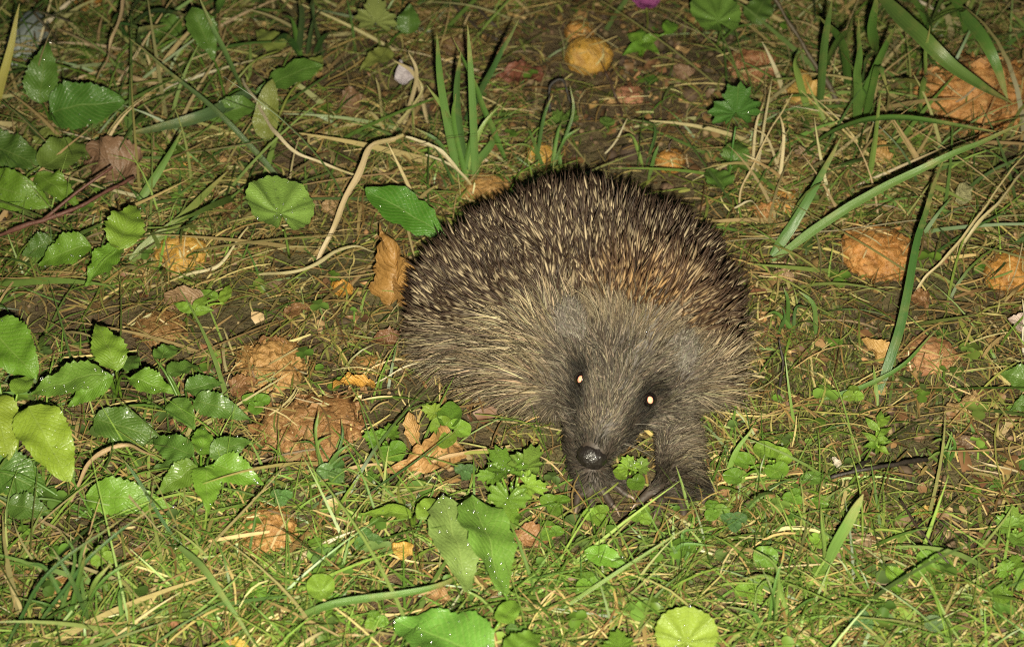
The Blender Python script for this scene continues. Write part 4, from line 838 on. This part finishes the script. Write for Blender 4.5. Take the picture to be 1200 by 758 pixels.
for i, (bx, by, tx, ty, wp, c_, wh) in enumerate([(330, 372, 372, 358, 22, BRL, 'in the straw below the scalloped leaf'), (270, 250, 246, 230, 24, BRL, 'left of the scalloped leaf'), (400, 130, 440, 118, 34, (.16, .09, .045), 'in the dark hollow left of the blades'), (380, 250, 400, 230, 20, (.30, .19, .09), 'between the scalloped leaf and the tan arch'), (560, 180, 590, 170, 22, BRL, 'at the foot of the blade tuft'), (960, 190, 930, 176, 24, (.24, .16, .10), 'by the dry stems at upper right'), (1090, 355, 1060, 346, 24, BRL, 'below the big squashed fruit'), (930, 330, 905, 318, 22, (.28, .18, .10), 'right next to the right flank'), (1150, 520, 1116, 512, 26, (.13, .08, .045), 'on the soil right of the grass tuft'), (1020, 640, 990, 626, 26, (.20, .13, .07), 'on bare soil by the broad upright blade'), (790, 90, 815, 78, 20, (.20, .12, .07), 'on bare soil right of the round ochre fruit'), (520, 60, 550, 48, 24, (.17, .10, .05), 'under the top-edge twigs')]):
    dead('dull brown dead leaf '+wh, bx, by, tx, ty, wp, c_, 'ovate', .004, .007, .6)
rt = W(757, 40, 0); fl = empty('magenta_flower', rt, 'magenta flower at the very top edge', 'flower')
for q in range(6):
    a = q*math.pi/3; b = W(757, 8, .022); t_ = b+np.array([math.cos(a)*.007, math.sin(a)*.007, .004]); V, F, uv = leaf_mesh(np.linalg.norm(t_-b), .007, 'smooth', nseed(), .2, .1, .05)
    pe = link('petal', mesh_np('petal', V, F, uv), MAT['dead'], fl, (.30, .07, .22)); pe.matrix_local = Matrix.Translation(Vector(b-rt)) @ Matrix(frame(b, t_, .3, q).tolist()).to_4x4()
pv, pf = tube(catmull([rt, (rt+b)/2+np.array([.001, 0, 0]), b], 6), .0006, .0005, 5); link('stalk', mesh_np('stalk', pv-rt, pf), MAT['blade'], fl, G_OLV)
# pale stone in the corner
c = W(34, 50, .004); bm = bmesh.new(); bmesh.ops.create_icosphere(bm, subdivisions=4, radius=1); V = np.array([v.co[:] for v in bm.verts]); F = np.array([[v.index for v in f.verts] for f in bm.faces]); bm.free()
V = V*(1+.12*fbm(V*1.3, 3, 3))[:, None]*np.array([.0105, .022, .012]); o = link('pale_stone', mesh_np('pale_stone', V, F), MAT['stone']); o.location = c; tag(o, 'pale blue-grey stone half hidden by leaves in the top left corner', 'stone')

# ------------------------------------------------------------------ single grass blades
def blade(label, pts, wp_, col, name='meadow_grass', cat='grass', group='long single grass blades', lean=.5, prof=None, fold=.35, twist=0.):
    """pts: (x, y, height) along the blade"""
    sd = nseed(); dry = name == 'dry_stalk'; wp = wp_*(.50 if dry else .85); q = catmull([W(*p_) for p_ in pts], 26); q = q+(.0018 if dry else .0006)*np.stack([noise(q*70+sd, i) for i in range(3)], 1)
    if dry: fold, twist = .7, np.random.default_rng(sd).normal(0, 1.2)
    root = q[0].copy(); root[2] = T1(q[0][0], q[0][1])
    V, F, uv = ribbon(q, wp*px_m(q[len(q)//2]), sd, fold, lean, prof, twist); o = link(name, mesh_np(name, V-root, F, uv), MAT['blade'], None, col); o.location = root
    return tag(o, label, cat, group, 'thing')
GB, GBD, GBL, STRAW, STRW2 = (.075, .155, .028), (.04, .095, .022), (.15, .225, .05), (.42, .33, .19), (.33, .25, .13)
blade('long pale-ribbed blade rising from the right flank to the right edge', [(905, 306, .004), (1000, 240, .03), (1100, 188, .05), (1215, 140, .06)], 13, (.11, .19, .045))
blade('dark narrow blade dropping from the crossing point to the moss', [(1030, 462, .003), (1052, 390, .02), (1075, 280, .04), (1108, 178, .05)], 13, (.045, .11, .022))
blade('broad green blade arching level under the largest fruit', [(930, 190, .004), (990, 150, .03), (1060, 140, .045), (1190, 158, .05)], 17, GB)
blade('widest blade slanting across the largest rotten fruit', [(1030, -6, .06), (1085, 50, .06), (1135, 92, .05), (1186, 122, .035)], 23, (.085, .145, .03))
blade('second broad blade just right of the widest one, top right', [(1128, 14, .05), (1160, 60, .05), (1182, 118, .03)], 18, GB)
blade('upright blade with a cut tip, top right', [(1004, 150, .004), (1006, 90, .04), (1007, 20, .08)], 13, (.09, .17, .035))
blade('upright blade folded over at its tip, top right', [(1012, 148, .004), (1022, 110, .03), (1030, 78, .05), (1042, 110, .045)], 11, GB)
blade('pale upright blade crossing the level arching blade', [(1018, 210, .004), (1026, 160, .03), (1032, 110, .055)], 9, GBL)
blade('tall blade leaning left at the top edge, right of the dark stem', [(1030, 90, .01), (1022, 40, .05), (1028, -10, .08)], 17, GB)
blade('slender blade right of the largest fruit top', [(1075, 140, .006), (1082, 90, .04), (1090, 30, .07)], 9, GBL)
blade('dewy blade rising from the spines toward the dry stems', [(905, 300, .003), (940, 245, .02), (985, 162, .04)], 15, (.08, .16, .04))
blade('tall blade crossing to the right in the tuft behind the rump', [(545, 140, .006), (575, 85, .04), (608, 22, .07)], 10, (.05, .11, .03))
blade('second crossing blade leaning left behind the rump', [(592, 190, .004), (560, 110, .04), (530, 44, .07)], 10, GB)
blade('broad olive blade lying diagonally below the tiny ochre fruit', [(152, 306, .006), (205, 262, .014), (268, 200, .02)], 15, (.15, .19, .045))
blade('fresh blade pointing up beside the tiny ochre fruit', [(160, 240, .006), (188, 196, .02), (214, 152, .04)], 12, (.12, .21, .05))
blade('long dark thin blade running from top left down to the scalloped leaf', [(330, 212, .006), (250, 128, .03), (150, 45, .05)], 8, (.06, .10, .03))
blade('yellow dying blade at the left edge', [(-14, 150, .004), (4, 90, .03), (24, 6, .06)], 14, (.33, .30, .07))
blade('broad dark blade at the top, left of the pale lobed leaf', [(236, 52, .01), (250, 20, .04), (270, -12, .06)], 22, GB)
blade('grey-green broad blade lying in the upper left', [(300, 108, .012), (230, 140, .02), (140, 158, .012)], 20, (.07, .12, .045))
blade('green blade rising beside the dead stalks, upper left', [(290, 118, .004), (262, 60, .04), (232, -6, .07)], 10, (.10, .17, .05))
blade('broad short blade standing in the lawn right of centre', [(966, 672, .004), (984, 632, .02), (1012, 578, .036)], 15, (.12, .21, .045), prof=lambda t: np.minimum(1, .5+t*1.5)*(1-t**9))
blade('slim blade left of the broad short blade', [(966, 666, .003), (964, 630, .018), (962, 594, .03)], 6, GBL)
blade('long arched blade sweeping along the bottom left lawn', [(330, 732, .004), (400, 706, .018), (500, 690, .018), (560, 664, .010)], 12, (.09, .17, .035))
blade('blade curving down over the lawn, bottom left', [(210, 640, .02), (250, 680, .022), (300, 758, .016)], 10, (.12, .19, .05))
blade('dark thin blade in the bottom left lawn, left one of a parallel pair', [(8, 758, .004), (60, 670, .03), (150, 602, .045)], 6, GBD)
blade('dark thin blade in the bottom left lawn, right one of a parallel pair', [(40, 740, .004), (110, 650, .03), (185, 590, .04)], 6, GBD)
blade('slender dark blade crossing the lawn left of the round brown fruit', [(205, 632, .004), (160, 560, .02), (128, 522, .035)], 5, GBD)
blade('straight blade pointing at the chin from the lower left', [(430, 580, .006), (490, 540, .018), (540, 500, .026)], 5, GBD)
blade('long blade crossing the foreground below the paws', [(660, 712, .004), (720, 672, .018), (815, 612, .026)], 6, (.14, .21, .05))
blade('fresh blade beside the right paw', [(850, 562, .004), (862, 530, .015), (884, 502, .024)], 8, (.13, .22, .04))
blade('thin blade rising in front of the right paw', [(806, 596, .004), (800, 570, .012), (792, 545, .02)], 4, GBL)
blade('thin long blade in the lower right corner', [(1130, 758, .004), (1090, 690, .012), (1062, 648, .018)], 4, GBL)
blade('green blade slanting in the grass right of the right flank', [(960, 470, .004), (1040, 440, .014), (1100, 385, .02)], 7, GB)
blade('short blade standing in the mossy patch', [(1028, 474, .003), (1026, 450, .01), (1024, 428, .018)], 6, GBL)
# dry stalks
DS = dict(name='dry_stalk', cat='dry stalk', group='dry pale stalks')
flat = lambda t: (.55+.45*np.sin(np.pi*t**.8))*(1+.18*np.sin(t*23)*np.sin(t*9+1))
blade('pale whitish stalk kinked through the upper left', [(284, 92, .02), (310, 140, .028), (350, 176, .026), (414, 204, .018)], 8, (.52, .44, .29), prof=flat, **DS)
blade('broad tan dead blade rising from the straw and bent over', [(372, 308, .003), (388, 272, .012), (404, 236, .020), (420, 196, .028), (429, 176, .032), (440, 167, .033), (472, 160, .032)], 14, (.44, .34, .20), prof=flat, **DS)
blade('pale dead blade bending down behind the rump', [(478, 160, .030), (520, 180, .024), (556, 222, .008)], 10, (.42, .36, .22), prof=flat, **DS)
blade('shorter pale dead blade just below the one bending behind the rump', [(500, 184, .018), (530, 200, .016), (552, 218, .006)], 8, (.44, .38, .24), prof=flat, **DS)
blade('pale curved straw running under the scalloped leaf', [(206, 326, .006), (250, 310, .01), (292, 264, .016)], 8, (.46, .40, .24), prof=flat, **DS)
blade('long pale straw from the scalloped leaf to the tan arch', [(300, 320, .006), (350, 316, .012), (410, 290, .012), (438, 296, .006)], 8, (.38, .33, .18), prof=flat, **DS)
blade('tan arched stalk over the broad dark leaf at lower left', [(84, 588, .004), (104, 540, .022), (140, 518, .028), (182, 534, .012)], 10, (.40, .28, .16), prof=flat, **DS)
blade('tan broad dead blade hanging at the top left', [(150, -10, .05), (136, 48, .04), (116, 92, .02)], 12, (.40, .29, .17), prof=flat, **DS)
blade('tan dead stem lying level in the upper left', [(128, 82, .012), (160, 92, .014), (204, 100, .010)], 11, (.34, .25, .14), prof=flat, **DS)
blade('long dry stalk slanting up to the right edge', [(1068, 352, .004), (1120, 290, .02), (1210, 170, .045)], 8, (.42, .34, .18), prof=flat, **DS)
blade('dry stalk nearest the right edge, parallel to the long slanting one', [(1120, 300, .004), (1150, 260, .02), (1206, 196, .03)], 8, (.44, .37, .20), prof=flat, **DS)
blade('level dry stalk right of the spines', [(842, 284, .004), (940, 276, .010), (1080, 258, .010), (1130, 250, .008)], 7, (.44, .38, .24), prof=flat, **DS)
blade('pale dry stem fallen along the right flank', [(858, 246, .014), (880, 236, .016), (896, 256, .008)], 6, (.44, .38, .24), prof=flat, **DS)
blade('thin pale straw rising from the dead stems right of the dark lobed leaf', [(862, 256, .004), (880, 200, .018), (930, 110, .036)], 5, (.46, .36, .20), prof=flat, **DS)
blade('thin pale straw across the bare soil behind the spines', [(706, 180, .004), (722, 160, .008), (734, 138, .014)], 5, (.46, .40, .26), prof=flat, **DS)
blade('pale straw bent in the soil at right', [(1196, 552, .004), (1160, 544, .008), (1138, 536, .004)], 6, (.44, .36, .22), prof=flat, **DS)
blade('shorter pale straw in the soil at right, left of the bent one', [(1170, 556, .003), (1140, 544, .005), (1120, 530, .003)], 5, (.40, .31, .19), prof=flat, **DS)
blade('tan straw lying in front of the left flank', [(480, 560, .005), (530, 535, .010), (600, 520, .010)], 9, (.36, .24, .12), prof=flat, **DS)
blade('crossed pale straw beside the left flank', [(436, 448, .005), (470, 430, .009), (494, 424, .008)], 4, (.50, .44, .30), prof=flat, **DS)
blade('straw in the lawn under the broad short blade', [(980, 642, .004), (1010, 632, .006), (1046, 640, .004)], 6, (.36, .28, .16), prof=flat, **DS)
blade('long level straw in the bottom right lawn', [(884, 664, .006), (950, 660, .010), (1010, 654, .006)], 4, (.44, .36, .20), prof=flat, **DS)
blade('pale stalk at the right edge beside the pink scrap', [(1200, 412, .003), (1196, 385, .012), (1199, 350, .024)], 5, (.55, .50, .40), prof=flat, **DS)

# ------------------------------------------------------------------ grass tufts: blades are their parts
def tuft(label, root, tips, wp, cols, group='grass tufts', spread=10):
    rt = W(*root, 0); o = tag(empty('grass_tuft', rt, label, 'grass tuft', group), kind='thing')
    for tx, ty, z in tips:
        sd = nseed(); b = W(root[0]+RNG.normal(0, spread), root[1]+RNG.normal(0, spread*.5), 0); t_ = W(tx, ty, z); m_ = (b*.5+t_*.5)+np.array([RNG.normal(0, .003), RNG.normal(0, .003), min(.008, .22*np.linalg.norm(t_-b))])
        V, F, uv = ribbon(catmull([b, m_, t_], 14), wp*RNG.uniform(.7, 1.25)*px_m(b), sd, .4, .6, None, RNG.normal(0, .8)); c_ = np.array(cols[RNG.integers(len(cols))])*RNG.uniform(.8, 1.2)
        link('blade', mesh_np('blade', V-rt, F, uv), MAT['blade'], o, tuple(c_))
    return o
GS = [GB, (.09, .17, .04), GBL, (.06, .12, .03)]
tuft('tuft of upright blades behind the rump', (545, 218), [(500, 100, .05), (512, 40, .08), (540, 60, .07), (548, 30, .08), (522, 130, .04), (560, 130, .04), (486, 150, .03), (590, 120, .04), (575, 160, .03), (506, 170, .03), (534, 110, .05)], 8, GS)
tuft('thin blades right behind the top of the spines', (640, 205), [(618, 150, .03), (660, 140, .03), (648, 110, .04), (600, 170, .02), (680, 150, .025), (668, 100, .04)], 5, GS)
tuft('blades standing by the spines under the dark twig', (748, 200), [(760, 120, .04), (740, 140, .03), (772, 170, .02), (728, 160, .025)], 6, GS)
tuft('tall tuft at the top right beside the dark stem', (985, 130), [(960, 20, .07), (975, 0, .08), (1000, 30, .07), (1025, 60, .05), (940, 60, .05), (1050, 30, .07), (985, 60, .05)], 9, GS, spread=22)
tuft('tall tuft along the top right edge', (1110, 60), [(1090, -20, .06), (1120, -30, .07), (1150, -10, .06), (1075, 10, .05), (1180, 0, .06), (1140, 10, .05), (1060, -10, .06)], 10, GS, spread=34)
tuft('small star of fine blades on the soil at lower right', (1106, 545), [(1090, 520, .014), (1100, 508, .018), (1116, 512, .018), (1128, 528, .012), (1084, 540, .010), (1130, 545, .010), (1108, 504, .02), (1120, 520, .014), (1096, 528, .014)], 4, [GBL, GB], spread=4)
tuft('low tuft beside the mossy patch, next to the flank', (925, 392), [(908, 350, .02), (935, 340, .022), (950, 362, .016), (895, 372, .014), (962, 384, .010), (918, 336, .024)], 5, GS)
tuft('blades at the foot of the dark hollow, upper left', (360, 70), [(330, 20, .04), (350, 0, .05), (380, 10, .05), (400, 40, .03), (318, 50, .03), (372, -10, .06)], 9, [GBD, GB, (.06, .10, .035)], spread=18)
tuft('dark tuft along the top left edge', (180, 60), [(150, 10, .04), (180, -20, .05), (205, 0, .05), (225, 20, .04), (120, 30, .03), (196, 30, .04)], 12, [GBD, (.05, .10, .03)], spread=24)
tuft('fine green blades before the wide heap of pulp', (380, 560), [(360, 500, .02), (392, 508, .02), (410, 520, .02), (340, 520, .018), (420, 540, .016), (374, 480, .026), (400, 490, .022), (430, 560, .012), (350, 545, .012)], 5, GS)
tuft('dense blades in the lawn bottom left', (90, 730), [(30, 660, .03), (60, 640, .035), (100, 650, .035), (130, 660, .03), (20, 700, .02), (150, 690, .024), (70, 620, .04), (110, 620, .04), (170, 650, .03)], 6, GS, spread=20)
tuft('dense blades in the lawn bottom right of centre', (900, 735), [(860, 680, .024), (890, 660, .03), (920, 650, .03), (940, 680, .024), (876, 640, .034), (960, 700, .02), (850, 710, .016), (912, 690, .02)], 5, [GB, GBL], spread=16)
tuft('blades in the lawn below the right paw', (800, 660), [(770, 618, .012), (800, 612, .012), (820, 620, .014), (750, 640, .014), (840, 640, .016), (786, 612, .012)], 5, [GB, GBL], spread=12)
tuft('long dry straw tuft right of the dark lobed leaf', (905, 215), [(895, 120, .03), (912, 130, .03), (925, 150, .026), (880, 150, .026), (940, 170, .02), (905, 90, .04), (870, 180, .02)], 4, [(.44, .36, .20), (.36, .30, .16)], spread=18)
tuft('dry straw tuft left of the bare soil', (470, 150), [(440, 90, .03), (460, 70, .035), (490, 90, .03), (500, 120, .02), (430, 130, .02), (478, 60, .04)], 5, [(.40, .32, .18), (.30, .26, .12)], spread=22)

# ------------------------------------------------------------------ twigs and dark stems
def twig(label, pts, r0px, r1px, col, side=(), name='twig', cat='twig'):
    sd = nseed(); q = catmull([W(*p_) for p_ in pts], 24); root = q[0].copy(); root[2] = T1(q[0][0], q[0][1]); k = px_m(q[12])
    q = q+.0005*np.stack([noise(q*150+sd, i) for i in range(3)], 1)
    q = q+.0009*np.stack([noise(q*60+sd, i+7) for i in range(3)], 1); V, F = tube(q-root, r0px*k*.62, r1px*k*.62, 7, .16, sd); o = link(name, mesh_np(name, V, F), MAT['twig'], None, col); o.location = root; tag(o, label, cat, 'twigs and dark stems')
    for i, (x2, y2, z2) in side:
        sv, sf = tube(catmull([q[i]-root, (q[i]+W(x2, y2, z2))/2-root+np.array([0, 0, .001]), W(x2, y2, z2)-root], 7), r1px*k*.9, r1px*k*.4, 5, .1, sd); link('side_shoot', mesh_np('side_shoot', sv, sf), MAT['twig'], o, col)
    return o
twig('red-brown arching stem across the left edge', [(-20, 284, .012), (40, 262, .020), (100, 238, .024), (158, 206, .020)], 4.6, 3.2, (.11, .045, .032), [(9, (132, 196, .034))])
twig('black twig lying on the soil at lower right', [(972, 562, .008), (1030, 548, .012), (1084, 538, .010)], 3.4, 4.6, (.022, .016, .012), [(6, (1020, 538, .006))])
twig('thin dark twig slanting in the lower right soil', [(1052, 584, .009), (1080, 626, .012), (1118, 664, .009)], 2.6, 1.8, (.035, .022, .015))
twig('short black twig standing beside the right flank', [(912, 466, .003), (918, 430, .008), (914, 398, .016)], 3.2, 2.0, (.025, .018, .014))
twig('dark stem slanting down at the top right', [(984, 122, .006), (950, 68, .026), (902, -8, .05)], 6, 3.5, (.06, .045, .025))
twig('dark twig crossing the top edge, right one of the pair', [(592, 44, .004), (566, 16, .010), (540, -10, .012)], 3.4, 2.6, (.04, .028, .018))
twig('dark twig crossing the top edge, left one of the pair', [(584, 48, .006), (556, 30, .008), (530, 2, .010)], 2.8, 2.2, (.035, .025, .017))
twig('dark twig beside the round ochre fruit', [(730, 136, .003), (718, 106, .006), (710, 86, .012)], 2.4, 1.8, (.05, .026, .016), [(8, (704, 72, .014))])
twig('small black hooked stem in the soil behind the spines', [(646, 134, .003), (644, 100, .016), (660, 94, .018), (670, 124, .006)], 3.0, 2.2, (.02, .016, .014))
twig('thin dark stem bent over the corner stone', [(66, 48, .02), (52, 30, .032), (42, 14, .036), (84, 26, .03)], 2.6, 1.6, (.05, .04, .02))
